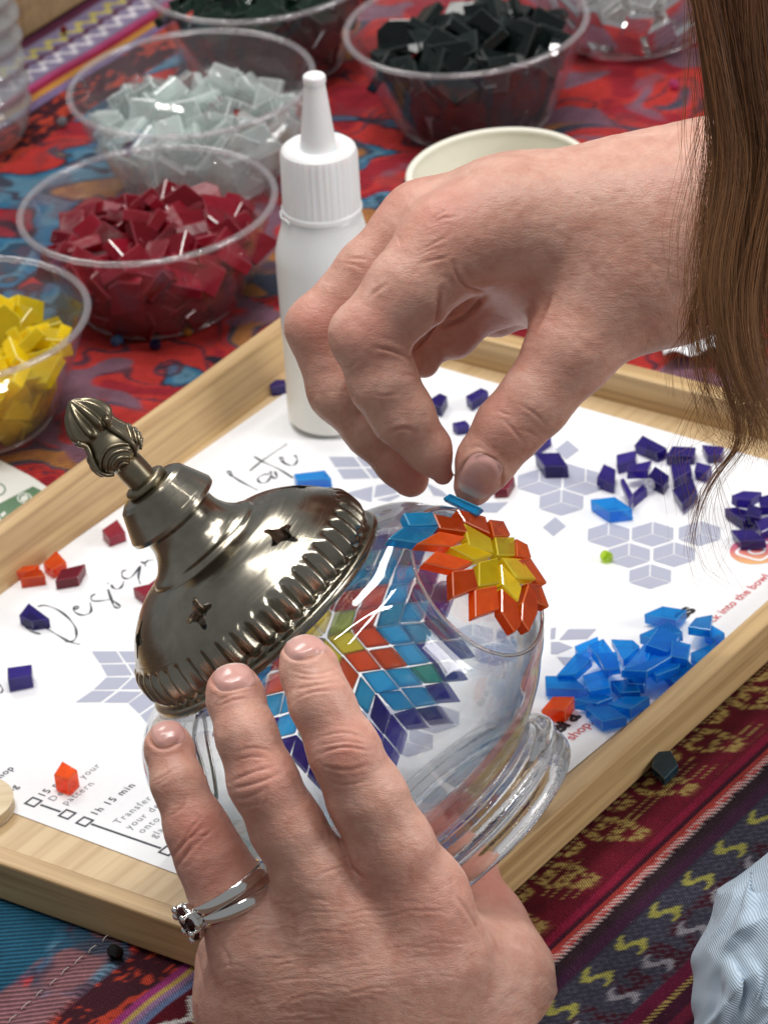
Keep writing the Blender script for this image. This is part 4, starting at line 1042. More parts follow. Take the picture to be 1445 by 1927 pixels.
pile = [([(455, 158), (648, 260), (560, 302), (388, 242)], 4, "violet square glass tile at the far tip of the violet pile"),
        ([(248, 315), (402, 280), (402, 352), (250, 402)], 4.2, "violet square glass tile, second from left in the violet pile"),
        ([(150, 385), (245, 430), (238, 560), (95, 495)], 4.6, "violet glass tile at the left end of the violet pile"),
        ([(345, 400), (530, 358), (500, 440), (335, 445)], 6.5, "violet glass tile lying on top amid the violet pile"),
        ([(555, 403), (668, 480), (622, 570), (492, 490)], 4.5, "bright violet square tile in the front middle of the violet pile"),
        ([(690, 245), (878, 256), (868, 325), (640, 322)], 4, "violet glass tile at the back of the pile with a bright edge"),
        ([(675, 402), (825, 350), (845, 438), (700, 520)], 4.8, "violet five-sided glass tile right of the pile's middle"),
        ([(922, 235), (1100, 250), (1080, 312), (965, 322)], 4, "violet glass tile at the right back end under the hair"),
        ([(880, 370), (1000, 400), (960, 462), (862, 442)], 4, "violet glass tile under the hair tips in the pile"),
        ([(850, 500), (888, 600), (765, 705), (690, 590)], 4.5, "violet glass tile standing nearest to the viewer in the pile"),
        ([(278, 508), (310, 500), (380, 625), (345, 675)], 6.5, "dark violet glass tile leaning on edge at the pile's front"),
        ([(380, 615), (470, 535), (495, 590), (385, 665)], 3.2, "light violet glass tile beside the clear bead")]
for pts, h, lab in pile: loose(ZP(pts), T_PUR, lab, PG, h - 0.7, tilt=(random.uniform(-.12, .12), random.uniform(-.12, .12)), thick=3.2)
pile2 = [([(1155, 635), (1250, 598), (1400, 608), (1310, 672), (1200, 665)], 6.4, "violet glass tile on top of the heap at the right edge"),
         ([(1100, 738), (1200, 728), (1385, 790), (1250, 835)], 4.2, "violet glass tile at the left of the heap at the right edge"),
         ([(1365, 650), (1480, 620), (1490, 720), (1385, 730)], 6.8, "violet glass tile at the back of the heap at the right edge"),
         ([(1340, 830), (1450, 800), (1490, 880), (1390, 930)], 4.4, "violet glass tile in the middle of the heap at the right edge"),
         ([(1148, 908), (1325, 903), (1425, 985), (1220, 1000)], 4.2, "violet glass tile covering the top of the round badge"),
         ([(1290, 700), (1400, 735), (1380, 815), (1270, 790)], 5.6, "violet glass tile wedged in the heap at the right edge")]
for pts, h, lab in pile2: loose(ZP(pts), T_PUR, lab, "violet tiles in the heap at the right edge", h - 0.7, tilt=(random.uniform(-.12, .12), random.uniform(-.12, .12)), thick=3.2)
ZB = zoomed(1000, 1000, 3.247)
BG = "turquoise tiles in the loose pile"
blue = [([(685, 505), (800, 455), (948, 478), (885, 540)], 4, 0, "turquoise diamond tile lying clear at the far end of the blue pile"),
        ([(955, 580), (1000, 528), (1108, 508), (1095, 600)], 6, 1, "pale turquoise square tile at the right end of the blue pile"),
        ([(1095, 565), (1182, 618), (1110, 650), (1050, 620)], 4, 0, "turquoise tile tip sticking out at the right end of the blue pile"),
        ([(655, 630), (840, 550), (925, 612), (762, 662)], 5, 0, "turquoise diamond tile at the back of the blue pile"),
        ([(700, 690), (772, 588), (830, 590), (905, 640), (835, 735)], 8, 1, "turquoise square tile propped up on top of the blue pile"),
        ([(262, 700), (405, 640), (412, 682), (285, 755)], 5, 0, "turquoise tile at the back left of the blue pile"),
        ([(345, 692), (440, 653), (545, 800), (470, 860)], 8, 1, "turquoise diamond tile standing steeply in the blue pile"),
        ([(485, 658), (622, 663), (662, 700), (560, 782)], 6, 0, "turquoise tile with a pale face behind the blue pile's middle"),
        ([(395, 742), (520, 733), (542, 838), (450, 850)], 10, 1, "turquoise tile with a violet sheen on top of the blue pile"),
        ([(565, 835), (690, 680), (745, 700), (700, 800)], 7, 1, "turquoise tile leaning against the blue pile's tallest tile"),
        ([(545, 848), (760, 772), (885, 748), (705, 855)], 9, 1, "big turquoise tile lying across the middle of the blue pile"),
        ([(150, 880), (272, 740), (365, 780), (262, 872)], 6, 1, "turquoise tile sloping down the left flank of the blue pile"),
        ([(82, 882), (250, 880), (345, 965), (85, 955)], 4, 0, "turquoise tile touching the globe at the blue pile's left end"),
        ([(310, 880), (452, 838), (482, 950), (350, 978)], 5.5, 0, "turquoise tile in the front left of the blue pile"),
        ([(480, 912), (612, 900), (668, 978), (545, 985)], 4.5, 0, "turquoise tile just behind the three flat tiles in front"),
        ([(258, 1028), (400, 978), (500, 1012), (400, 1052)], 4, 0, "turquoise flat tile touching the orange tile in front"),
        ([(465, 1052), (560, 1008), (724, 1008), (605, 1085)], 4.2, 0, "turquoise diamond tile lying flat nearest the tray rail"),
        ([(328, 1078), (480, 1063), (584, 1132), (430, 1162)], 4, 0, "turquoise diamond tile lying nearest to the viewer on lettering"),
        ([(790, 845), (960, 790), (1000, 830), (880, 930)], 5, 0, "turquoise tile hidden deep in the blue pile by the rail"),
        ([(970, 740), (1110, 682), (1150, 700), (1010, 800)], 4, 0, "turquoise tile flat against the tray rail"),
        ([(660, 770), (800, 690), (960, 700), (900, 830), (760, 880)], 6, 1, "turquoise tile under the tallest tile of the blue pile"),
        ([(860, 660), (975, 690), (960, 780), (850, 760)], 8, 1, "turquoise tile standing on edge right of the blue pile's top"),
        ([(560, 850), (700, 870), (690, 935), (590, 930)], 5, 0, "turquoise tile below the big one in the blue pile")]
for pts, h, k, lab in blue:
    t = 0.32 if k else 0.08
    loose(ZB(pts), T_SKY, lab, BG, h, tilt=(random.uniform(-t, t), random.uniform(-t, t)), thick=2.7 if h > 5 else min(h - 0.1, 3.4))
loose(ZB([(58, 1092), (130, 1008), (262, 1010), (205, 1092)]), T_BRO, "orange diamond glass tile between the globe and the blue pile", h=4.2)
loose(ZL([(250, 765), (290, 700), (362, 742), (318, 790)]), T_BRO, "orange-red glass tile lying on the printed timing text", h=5.5)
loose([(1232, 1415), (1262, 1412), (1276, 1440), (1250, 1466), (1226, 1442)], T_DTE, "dark teal glass tile on the burgundy cloth beside the tray", h=2.6, base=0.8)
BEADG = tile_glass("lime bead glass", (0.85, 1.0, 0.3), (0.55, 0.72, 0.05), 0.6)
BEADC = tile_glass("clear bead glass", (0.95, 0.95, 0.97), (0.8, 0.8, 0.85), 0.75)
BEADP = tile_glass("pink bead glass", (0.95, 0.35, 0.6), (0.75, 0.12, 0.35), 0.5)
BEADY = tile_glass("amber bead glass", (0.9, 0.5, 0.05), (0.55, 0.26, 0.01), 0.4)
BEADB = tile_glass("blue bead glass", (0.15, 0.35, 0.6), (0.05, 0.14, 0.30), 0.4)
BEADK = tile_glass("black bead glass", (0.05, 0.05, 0.05), (0.01, 0.01, 0.011), 0.1)
BEADS = tile_glass("silver bead glass", (0.8, 0.82, 0.85), (0.55, 0.58, 0.62), 0.35)
def bead(px, py, z0, r, mat, label):
    c = pz(px, py, z0 + r * 0.8); ax = Vector((random.uniform(-1, 1), random.uniform(-1, 1), random.uniform(-.4, .8))).normalized()
    x = ax.cross(Vector((0.3, 0.5, 0.8))).normalized()
    p = [(r * 0.3, -r * 0.66), (r * 0.72, -r * 0.70), (r, -r * 0.25), (r, r * 0.25), (r * 0.72, r * 0.70), (r * 0.3, r * 0.66)]
    o = link_mesh("glass_bead", lathe(p, 14, frame(c, x, ax.cross(x), ax), closed=True), mat)
    return tag(o, label, "bead")
bead(1141, 1047, PAPER_Z, 2.0, BEADG, "lime green glass bead beside the grey cube print")
bead(1221, 912, PAPER_Z + 1.5, 2.0, BEADC, "clear glass bead lying in front of the violet pile")
bead(1268, 158, 0.5, 2.0, BEADP, "pink bead on red cloth just left of the hair")
bead(1335, 165, 0.5, 2.2, BEADP, "pink bead on red cloth seen between hair strands")
bead(352, 624, 0.5, 1.7, BEADY, "amber bead at the foot of the dark red tiles' bowl")
bead(220, 641, 0.5, 2.2, BEADB, "pale blue bead on cloth below the dark red tiles' bowl")
bead(292, 648, 0.5, 2.0, tile_glass("navy bead glass", (0.05, 0.05, 0.3), (0.02, 0.02, 0.10), 0.3), "navy bead on cloth below the dark red tiles' bowl")
bead(117, 228, 0.5, 1.9, BEADS, "silver bead on orange cloth beside the water bottle")
bead(217, 1793, 0.6, 2.3, BEADK, "black faceted bead on cloth in front of the tray")
bead(120, 55, 0.5, 1.5, tile_glass("red bead glass", (0.4, 0.02, 0.02), (0.25, 0.01, 0.01), 0.3), "dark red bead on the lilac zigzag border")

# ================================================================== wooden disc, flyer, water bottle, second tray, napkin
dc = pz(-62, 1508, PAPER_Z + 3.4)
disc = link_mesh("wooden_disc", lathe(smooth_profile([(0.01, 0), (12.2, 0), (12.8, 0.2), (13.0, 0.8), (13.0, 2.6), (12.8, 3.1), (12.2, 3.4), (0.01, 3.4)], 3), 64, frame(dc - EZ * 3.35, EA, -EB, EZ)), wood_mat("pale birch", (0.72, 0.60, 0.40), (0.58, 0.45, 0.27), 0), smooth=True)
disc.data.set_sharp_from_angle(angle=math.radians(40))
tag(disc, "small round pale wooden disc on the worksheet's near left corner", "disc")

FLZ = 1.6
flm = plain("flyer paper", (0.80, 0.80, 0.74), 0.5, spec=0.3)
fpts = [pz(x, y, FLZ) for x, y in ((-60, 838), (0, 866), (60, 897), (120, 938), (45, 1005), (-60, 1080))]
flyer = link_mesh("flyer", prism_mesh(fpts, EZ, 0.25, 0.0), flm)
tag(flyer, "white flyer with green print poking out behind the tray's back rail", "flyer")
FG = plain("flyer green ink", (0.10, 0.20, 0.11), 0.5); FW = plain("flyer white ink", (0.72, 0.74, 0.66), 0.5)
def fl_poly(pts, mat, name, dz=0.06):
    v = [pz(x, y, FLZ + dz) for x, y in pts]
    if (v[1] - v[0]).cross(v[2] - v[0]).z < 0: v.reverse()
    return link_mesh(name, mesh_from(v, [tuple(range(len(v)))]), mat, flyer)
fl_poly([(-40, 980), (-10, 952), (62, 915), (82, 925), (0, 985), (-40, 1010)], FG, "printed_band")
def ring_at(cx, cyy, rx, ry, w, mat, name, dz=0.12):
    n = 28; v = []; f = []
    for i in range(n):
        t = 2 * math.pi * i / n
        v += [pz(cx + rx * math.cos(t), cyy + ry * math.sin(t), FLZ + dz), pz(cx + (rx - w) * math.cos(t), cyy + (ry - w * 0.7) * math.sin(t), FLZ + dz)]
    for i in range(n): j = (i + 1) % n; f.append((2 * i, 2 * i + 1, 2 * j + 1, 2 * j))
    me = mesh_from(v, f)
    if me.polygons[0].normal.z < 0: me.flip_normals()
    return link_mesh(name, me, mat, flyer)
ring_at(-4, 921, 15, 12, 3, FG, "printed_ring"); ring_at(46, 937, 14, 10, 3, FW, "printed_ring")
fl_poly([(40, 934), (50, 930), (54, 938), (46, 944), (38, 942)], FW, "printed_emblem", 0.12)
for q in ([(0, 968), (8, 962), (12, 966), (4, 974)], [(-8, 976), (0, 972), (2, 980), (-6, 986)], [(10, 972), (16, 968), (18, 974), (12, 978)]): fl_poly(q, FW, "printed_mark", 0.12)
ring_at(-12, 905, 9, 6, 2, FG, "printed_ring")

wbc = pz(-56, 262, 0.0); wbc.z = 0.8
WM = frame(wbc, Vector((1, 0, 0)), Vector((0, 1, 0)), EZ)
wb = empty("water_bottle", wbc)
tag(wb, "clear ribbed plastic water bottle cut off at the top left edge", "bottle")
WP = thin_clear("bottle plastic", (0.93, 0.94, 0.94), 1.9, 0.06, 0.12, (0.85, 0.85, 0.85), bscale=60.0, bdist=0.002, bstr=0.6)
wprof = []
for h in np.linspace(0, 90, 120):
    r = 23.5 + 1.3 * math.sin(h * 2 * math.pi / 9.0) * (1 if h > 12 else 0.2) - 4.5 * max(0, 1 - h / 9) ** 2
    wprof.append((r, h))
link_mesh("wall", lathe(wprof + [(r - 0.8, h + 0.6) for r, h in wprof][::-1], 96, WM, closed=True), WP, wb, True)
link_mesh("shoulder", lathe(smooth_profile([(23.3, 90), (22, 100), (16, 112), (11, 118), (11, 130)], 5), 64, WM), WP, wb, True)

t2 = empty("wooden_box", pz(20, 40, 0))
tag(t2, "brown wooden box corner at the top left behind the water bottle", "box")
bx0 = pz(26, 84, 0.5)
M2 = frame(bx0, EA, -EB, EZ)
for nm, a in (("side", (0, 7, 0.2, 90, 0, 22)), ("side", (7.1, 90, 83, 90, 0, 22)), ("side", (7.1, 90, 0.2, 7.2, 0, 22)), ("side", (83, 90, 7.3, 82.9, 0, 22)), ("base", (7.1, 82.9, 7.3, 82.9, 0.5, 3))):
    o = frame_mesh_obj(nm, box_mesh(I4, *a, 0.6), M2, wood_mat("brown wood", (0.36, 0.24, 0.11), (0.22, 0.13, 0.06), 1), t2)

npm = plain("napkin", (0.80, 0.80, 0.82), 0.7)
nb = bmesh.new(); bmesh.ops.create_grid(nb, x_segments=40, y_segments=40, size=16)
npos = pz(1330, 612, 6)
for v in nb.verts:
    x, y = v.co.x, v.co.y
    v.co.z = 5.0 * float(fbm(np.array([x / 9 + 3]), np.array([y / 9 + 7]), 66, 3)[0]) + 1.5 * math.sin(x * 0.5 + y * 0.3)
    v.co = npos + Vector((x, y, v.co.z - 3.0))
nap = link_mesh("paper_napkin", bm_mesh(nb), npm, smooth=True)
sm_ = nap.modifiers.new("thick", 'SOLIDIFY'); sm_.thickness = 0.0003
tag(nap, "crumpled white paper napkin behind the wrist and hair", "napkin")

lap('things')

# ================================================================== the person: two hands, hair, denim
class Field:
    """signed distance on a grid; rounded cones melt into one skin"""
    def __init__(s, lo, hi, step):
        s.lo = np.array(lo, float); s.step = step
        s.n = np.ceil((np.array(hi) - s.lo) / step).astype(int) + 1
        s.v = np.full(s.n, 30.0, np.float32)
    def box(s, lo, hi, m):
        i0 = np.clip(np.floor((lo - m - s.lo) / s.step).astype(int), 0, s.n - 1); i1 = np.clip(np.ceil((hi + m - s.lo) / s.step).astype(int) + 1, 1, s.n)
        sl = tuple(slice(a, b) for a, b in zip(i0, i1))
        ax = [s.lo[k] + s.step * np.arange(i0[k], i1[k], dtype=np.float32) for k in range(3)]
        return sl, np.meshgrid(*ax, indexing='ij', sparse=True)
def cone_d(X, p, q, r1, r2):
    ba = q - p; L = float(ba @ ba)
    dx, dy, dz = X[0] - p[0], X[1] - p[1], X[2] - p[2]
    t = np.clip((dx * ba[0] + dy * ba[1] + dz * ba[2]) / max(L, 1e-9), 0, 1).astype(np.float32)
    ex, ey, ez = dx - t * ba[0], dy - t * ba[1], dz - t * ba[2]
    return np.sqrt(ex * ex + ey * ey + ez * ez) - (r1 + (r2 - r1) * t)
def smin(a, b, k):
    h = np.maximum(k - np.abs(a - b), 0) / k
    return np.minimum(a, b) - h * h * k * 0.25
def chain_field(F, chain, k):
    """one finger: its own little field"""
    pts = [np.array(c[0]) for c in chain]; rs = [c[1] for c in chain]
    lo = np.min([p - r for p, r in zip(pts, rs)], 0); hi = np.max([p + r for p, r in zip(pts, rs)], 0)
    sl, X = F.box(lo, hi, 17.0)
    d = None
    for i in range(len(pts) - 1):
        c = cone_d(X, pts[i], pts[i + 1], rs[i], rs[i + 1]); d = c if d is None else smin(d, c, k)
    return sl, d
def surface_nets(F):
    v = F.v; n = v.shape
    ins = v < 0
    c = [v[i:n[0] - 1 + i, j:n[1] - 1 + j, k:n[2] - 1 + k] for i in (0, 1) for j in (0, 1) for k in (0, 1)]
    cnt = sum((q < 0).astype(np.int8) for q in c)
    act = (cnt > 0) & (cnt < 8)
    I = np.argwhere(act); ids = -np.ones(act.shape, np.int64); ids[act] = np.arange(len(I))
    corner = np.array([(i, j, k) for i in (0, 1) for j in (0, 1) for k in (0, 1)])
    val = np.stack([q[act] for q in c], 1)
    acc = np.zeros((len(I), 3)); w = np.zeros(len(I))
    for a in range(8):
        for b in range(a + 1, 8):
            if np.abs(corner[a] - corner[b]).sum() != 1: continue
            x = (val[:, a] < 0) != (val[:, b] < 0); t = val[x, a] / (val[x, a] - val[x, b])
            acc[x] += corner[a] + (corner[b] - corner[a]) * t[:, None]; w[x] += 1
    P = F.lo + (I + acc / w[:, None]) * F.step
    faces = []
    for ax in range(3):
        u, w_ = (ax + 1) % 3, (ax + 2) % 3
        s0 = [slice(1, -1)] * 3; s0[ax] = slice(0, -1); s1 = list(s0); s1[ax] = slice(1, None)
        A = ins[tuple(s0)]; B = ins[tuple(s1)]; E = np.argwhere(A != B); fl = A[A != B]
        base = E.copy(); 
        for k in range(3):
            if k != ax: base[:, k] += 1
        def cell(du, dw):
            q = base.copy(); q[:, u] -= du; q[:, w_] -= dw; return ids[q[:, 0], q[:, 1], q[:, 2]]
        f = np.stack([cell(1, 1), cell(0, 1), cell(0, 0), cell(1, 0)], 1)
        f[~fl] = f[~fl][:, ::-1]
        faces.append(f)
    f = np.concatenate(faces); f = f[(f >= 0).all(1)]
    return P, f
R3 = np.array(RGT); U3 = np.array(UPV); T3 = np.array(TOW); C3 = np.array(CAM)
def to_px(P):
    d = P - C3; z = -(d @ T3)
    return 722.5 + FPX * (d @ R3) / z, 963.5 - FPX * (d @ U3) / z
def joint(x, y, d, rpx):                                   # d counts from the globe's centre towards the viewer
    p = pd(x, y, GD + d); return (np.array(p), rpx * (DIST - GD - d) / FPX)
def seg_dist(px, py, line):
    best = np.full(px.shape, 1e9)
    for (x0, y0), (x1, y1) in zip(line[:-1], line[1:]):
        ex, ey = x1 - x0, y1 - y0; t = np.clip(((px - x0) * ex + (py - y0) * ey) / (ex * ex + ey * ey), 0, 1)
        best = np.minimum(best, np.hypot(px - x0 - t * ex, py - y0 - t * ey))
    return best
def interp_line(line, n):
    L = np.array(line, float); d = np.r_[0, np.cumsum(np.linalg.norm(np.diff(L, axis=0), axis=1))]; t = np.linspace(0, d[-1], n)
    # smooth through the corners
    out = np.stack([np.interp(t, d, L[:, k]) for k in range(L.shape[1])], 1)
    for _ in range(4): out[1:-1] = 0.25 * out[:-2] + 0.5 * out[1:-1] + 0.25 * out[2:]
    return out
def make_hand(name, fingers, palm, creases, blush, parent, mat, step=0.46, kf=3.0, kp=9.0, knobs=(), fold=0.0):
    allp = [np.array(c[0]) for ch in fingers + palm for c in ch]; allr = [c[1] for ch in fingers + palm for c in ch]
    lo = np.min([p - r for p, r in zip(allp, allr)], 0) - 4; hi = np.max([p + r for p, r in zip(allp, allr)], 0) + 4
    F = Field(lo, hi, step)
    for ch in palm:
        sl, d = chain_field(F, ch, 14.0); F.v[sl] = smin(F.v[sl], d, 14.0)
    palmv = F.v.copy()
    for ch in fingers:
        sl, d = chain_field(F, ch, kf)
        own = smin(palmv[sl], d, kp)                       # each finger melts into the palm, not into its neighbour
        F.v[sl] = smin(F.v[sl], own, 0.6)
    for p, r, k in knobs:
        p = np.array(p); sl, X = F.box(p - r, p + r, k + 3)
        d = np.sqrt((X[0] - p[0]) ** 2 + (X[1] - p[1]) ** 2 + (X[2] - p[2]) ** 2) - r
        F.v[sl] = smin(F.v[sl], d.astype(np.float32), k)
    lap('field'); P, f = surface_nets(F); lap('nets')
    e0 = f.ravel(); e1 = np.roll(f, -1, 1).ravel()          # relax the stair steps of the grid
    deg = np.bincount(e0, minlength=len(P)) + np.bincount(e1, minlength=len(P))
    for it in range(4):
        acc = np.stack([np.bincount(e0, P[e1, k], len(P)) + np.bincount(e1, P[e0, k], len(P)) for k in range(3)], 1) / np.maximum(deg, 1)[:, None]
        P = P + (acc - P) * 0.5
    def normals(P):
        fn = np.cross(P[f[:, 2]] - P[f[:, 0]], P[f[:, 3]] - P[f[:, 1]])
        nn = np.stack([sum(np.bincount(f[:, c], fn[:, k], len(P)) for c in range(4)) for k in range(3)], 1)
        return nn / np.maximum(np.linalg.norm(nn, axis=1), 1e-9)[:, None]
    co = P; no = normals(P); n = len(P)
    px, py = to_px(co); facing = np.clip((no @ T3) * 2 + 0.3, 0, 1)
    disp = np.zeros(n); tint = np.zeros(n)
    for line, width, depth in creases:
        la = np.array(line); m = 7 * width
        q = np.nonzero((px > la[:, 0].min() - m) & (px < la[:, 0].max() + m) & (py > la[:, 1].min() - m) & (py < la[:, 1].max() + m))[0]
        if not len(q): continue
        cur = [tuple(p) for p in interp_line(line, 14)] if len(line) > 2 else line
        dd = seg_dist(px[q], py[q], cur); fq = facing[q]
        # a crease fades out towards its ends
        d0 = np.hypot(px[q] - cur[0][0], py[q] - cur[0][1]); d1 = np.hypot(px[q] - cur[-1][0], py[q] - cur[-1][1])
        fq = fq * np.clip(np.minimum(d0, d1) / (9 * width), 0.12, 1)
        disp[q] -= depth * np.exp(-(dd / width) ** 2) * fq
        disp[q] += 0.45 * depth * np.exp(-((dd - 2.6 * width) / (2.0 * width)) ** 2) * fq
        tint[q] = np.maximum(tint[q], 0.3 * min(1, depth * 2) * np.exp(-(dd / (width * 2.0)) ** 2))
    lap('crease')
    for c, r, s in blush:
        dd = np.linalg.norm(co - np.array(c), axis=1); tint = np.maximum(tint, s * np.exp(-(dd / r) ** 2))
    # small unevenness of flesh
    disp += 0.22 * (fbm(px / 16, py / 16, 9, 2) - 0.5)
    if fold: disp += fold * (1 - 2 * np.abs(fbm((px * 0.8 + py * 0.5) / 42, (py * 0.8 - px * 0.5) / 120, 31, 2) - 0.5)) - fold * 0.6
    co += no * disp[:, None]
    me2 = bpy.data.meshes.new(name)
    me2.vertices.add(n); me2.vertices.foreach_set("co", (co * S).astype(np.float32).ravel())
    me2.loops.add(f.size); me2.loops.foreach_set("vertex_index", f.ravel())
    me2.polygons.add(len(f)); me2.polygons.foreach_set("loop_start", np.arange(0, f.size, 4)); me2.update(calc_edges=True)
    at = me2.color_attributes.new("blush", 'FLOAT_COLOR', 'POINT')
    at.data.foreach_set("color", np.stack([tint, tint, tint, np.ones(n)], 1).astype(np.float32).ravel())
    lap(name + str(n))
    return link_mesh(name, me2, mat, parent, True)
skin, nt, bs = new_mat("skin")
co = objco(nt)
at = nd(nt, "ShaderNodeVertexColor"); at.layer_name = "blush"
mot = noise(nt, co, 130.0, 5.0, 0.68, 0.4); fine = noise(nt, co, 900.0, 3.0, 0.6)
c0 = mixc(nt, ramp(nt, mot, [(0.35, (0, 0, 0)), (0.68, (1, 1, 1))]), (0.56, 0.270, 0.200, 1), (0.71, 0.425, 0.335, 1))
c1 = mixc(nt, at.outputs["Color"], c0, (0.58, 0.175, 0.135, 1))
nt.links.new(mixc(nt, mth(nt, 'MULTIPLY', fine, 0.35), c1, (0.72, 0.43, 0.325, 1)), bs.inputs["Base Color"])
bs.inputs["Subsurface Weight"].default_value = 0.35; bs.inputs["Subsurface Radius"].default_value = (1.0, 0.36, 0.2); bs.inputs["Subsurface Scale"].default_value = 0.0028
bs.inputs["Specular IOR Level"].default_value = 0.38
nt.links.new(mth(nt, 'MULTIPLY_ADD', mot, 0.3, 0.30), bs.inputs["Roughness"])
vo = nd(nt, "ShaderNodeTexVoronoi"); vo.feature = 'DISTANCE_TO_EDGE'; vo.inputs["Scale"].default_value = 1150.0
wq = nd(nt, "ShaderNodeVectorMath", operation='ADD'); wn = nd(nt, "ShaderNodeTexNoise"); wn.inputs["Scale"].default_value = 500.0
wsc = nd(nt, "ShaderNodeVectorMath", operation='SCALE'); wsc.inputs["Scale"].default_value = 0.0008
nt.links.new(co, wn.inputs["Vector"]); nt.links.new(wn.outputs["Color"], wsc.inputs[0]); nt.links.new(co, wq.inputs[0]); nt.links.new(wsc.outputs[0], wq.inputs[1]); nt.links.new(wq.outputs[0], vo.inputs["Vector"])
cell = mth(nt, 'MINIMUM', mth(nt, 'MULTIPLY', vo.outputs["Distance"], 4.0), 1.0)
def axis_co(v, k):
    d = nd(nt, "ShaderNodeVectorMath", operation='DOT_PRODUCT'); nt.links.new(co, d.inputs[0]); d.inputs[1].default_value = tuple(v * k); return d.outputs["Value"]
def ridges(kx, ky, kz, det):
    cvv = nd(nt, "ShaderNodeCombineXYZ"); nt.links.new(axis_co(RGT, kx), cvv.inputs[0]); nt.links.new(axis_co(UPV, ky), cvv.inputs[1]); nt.links.new(axis_co(TOW, kz), cvv.inputs[2])
    q = noise(nt, cvv.outputs[0], 1.0, det, 0.6, 0.8)
    return mth(nt, 'MINIMUM', mth(nt, 'MULTIPLY', mth(nt, 'ABSOLUTE', mth(nt, 'SUBTRACT', q, 0.5)), 9.0), 1.0)
wr = mth(nt, 'ADD', mth(nt, 'MULTIPLY', ridges(110, 420, 260, 2.0), 0.8), mth(nt, 'MULTIPLY', ridges(330, 700, 500, 2.0), 0.45))
hh = mth(nt, 'ADD', mth(nt, 'MULTIPLY', cell, 0.5), mth(nt, 'ADD', mth(nt, 'MULTIPLY', wr, 0.9), mth(nt, 'MULTIPLY', fine, 0.4)))
nt.links.new(bump(nt, hh, 0.24, 0.00028), bs.inputs["Normal"])
SKIN = skin
nail, nt, bs = new_mat("nail")
nz = noise(nt, objco(nt), 150.0, 2.0)
tn_ = nd(nt, "ShaderNodeVertexColor"); tn_.layer_name = "tone"
nt.links.new(mixc(nt, tn_.outputs["Color"], mixc(nt, nz, (0.60, 0.30, 0.26, 1), (0.70, 0.42, 0.37, 1)), (0.78, 0.64, 0.56, 1)), bs.inputs["Base Color"])
bs.inputs["Roughness"].default_value = 0.22; bs.inputs["Subsurface Weight"].default_value = 0.2; bs.inputs["Subsurface Scale"].default_value = 0.002
NAIL = nail
def make_nail(parent, c, t, n, wid, ln, rad, label=None):
    """curved plate: c its middle on the skin, t towards the fingertip, n outward"""
    t = t.normalized(); n = (n - t * n.dot(t)).normalized(); s = n.cross(t)
    v = []; f = []; N, Mq = 14, 14
    for i in range(N + 1):
        u = -1 + 2 * i / N
        wf = (1 - abs(u) ** 3.2 * 0.42) if u > 0 else (1 - abs(u) ** 4 * 0.55)
        for j in range(Mq + 1):
            w = (-1 + 2 * j / Mq) * wf; th = w * wid / rad
            edge = max(abs(u), abs(-1 + 2 * j / Mq)); dip = -0.55 * max(0, (edge - 0.82) / 0.18) ** 2
            v.append(c + t * (u * ln) + s * (math.sin(th) * rad) + n * ((math.cos(th) - 1) * rad + dip - 0.5 * u * u * (0.5 if u > 0 else 0.2)))
    for i in range(N):
        for j in range(Mq): f.append((i * (Mq + 1) + j, i * (Mq + 1) + j + 1, (i + 1) * (Mq + 1) + j + 1, (i + 1) * (Mq + 1) + j))
    k = 0
    for i in range(N + 1):
        for j in range(Mq + 1):
            q = v[k]; edge = max(abs(-1 + 2 * i / N), abs(-1 + 2 * j / Mq))
            hit = parent.ray_cast((q + n * 8) * S, -n, distance=0.02)
            if hit[0]:
                h = hit[1] / S; v[k] = h + n * (0.62 * (1 - max(0, (edge - 0.9) / 0.1) ** 2) - 0.06)
            k += 1
    nme = mesh_from(v, f); ca = nme.color_attributes.new("tone", 'FLOAT_COLOR', 'POINT')
    tv = []
    for i in range(N + 1):
        u = -1 + 2 * i / N; q = max(0.0, min(1.0, (u - 0.62) / 0.2))
        for j in range(Mq + 1): tv += [q, q, q, 1.0]
    ca.data.foreach_set("color", tv)
    o = link_mesh("fingernail", nme, NAIL, parent, True)
    if o.data.polygons[len(o.data.polygons) // 2].normal.dot(n) < 0: o.data.flip_normals()
    return o

person = empty("person", pd(1400, 1500, GD))
tag(person, "person with long brown hair and pale denim setting a tile on the lamp", "person")
J = joint
# ---------------- right hand: thumb and forefinger hold a tile on the globe
r_index = [J(848, 458, 14, 82), J(770, 545, 17, 80), J(692, 632, 17, 68), J(722, 720, 15, 63), J(757, 780, 13, 58), J(806, 846, 9, 42), J(833, 893, 6, 20)]
r_mid = [J(800, 428, -6, 78), J(700, 512, -5, 66), J(600, 617, -5, 60), J(640, 735, -6, 58), J(700, 808, -7, 50), J(752, 872, -7, 42), J(773, 902, -7, 34)]
r_ring = [J(880, 470, -24, 70), J(905, 560, -16, 58), J(850, 622, -18, 50), J(800, 640, -20, 40), J(797, 682, -18, 30)]
r_pinky = [J(980, 500, -30, 60), J(985, 560, -24, 48), J(935, 590, -26, 40), J(900, 600, -28, 32)]
r_thumb = [J(1165, 545, 8, 112), J(1076, 657, 11, 85), J(1004, 757, 12, 67), J(958, 805, 11, 63), J(914, 868, 9, 54), J(891, 915, 7, 38)]
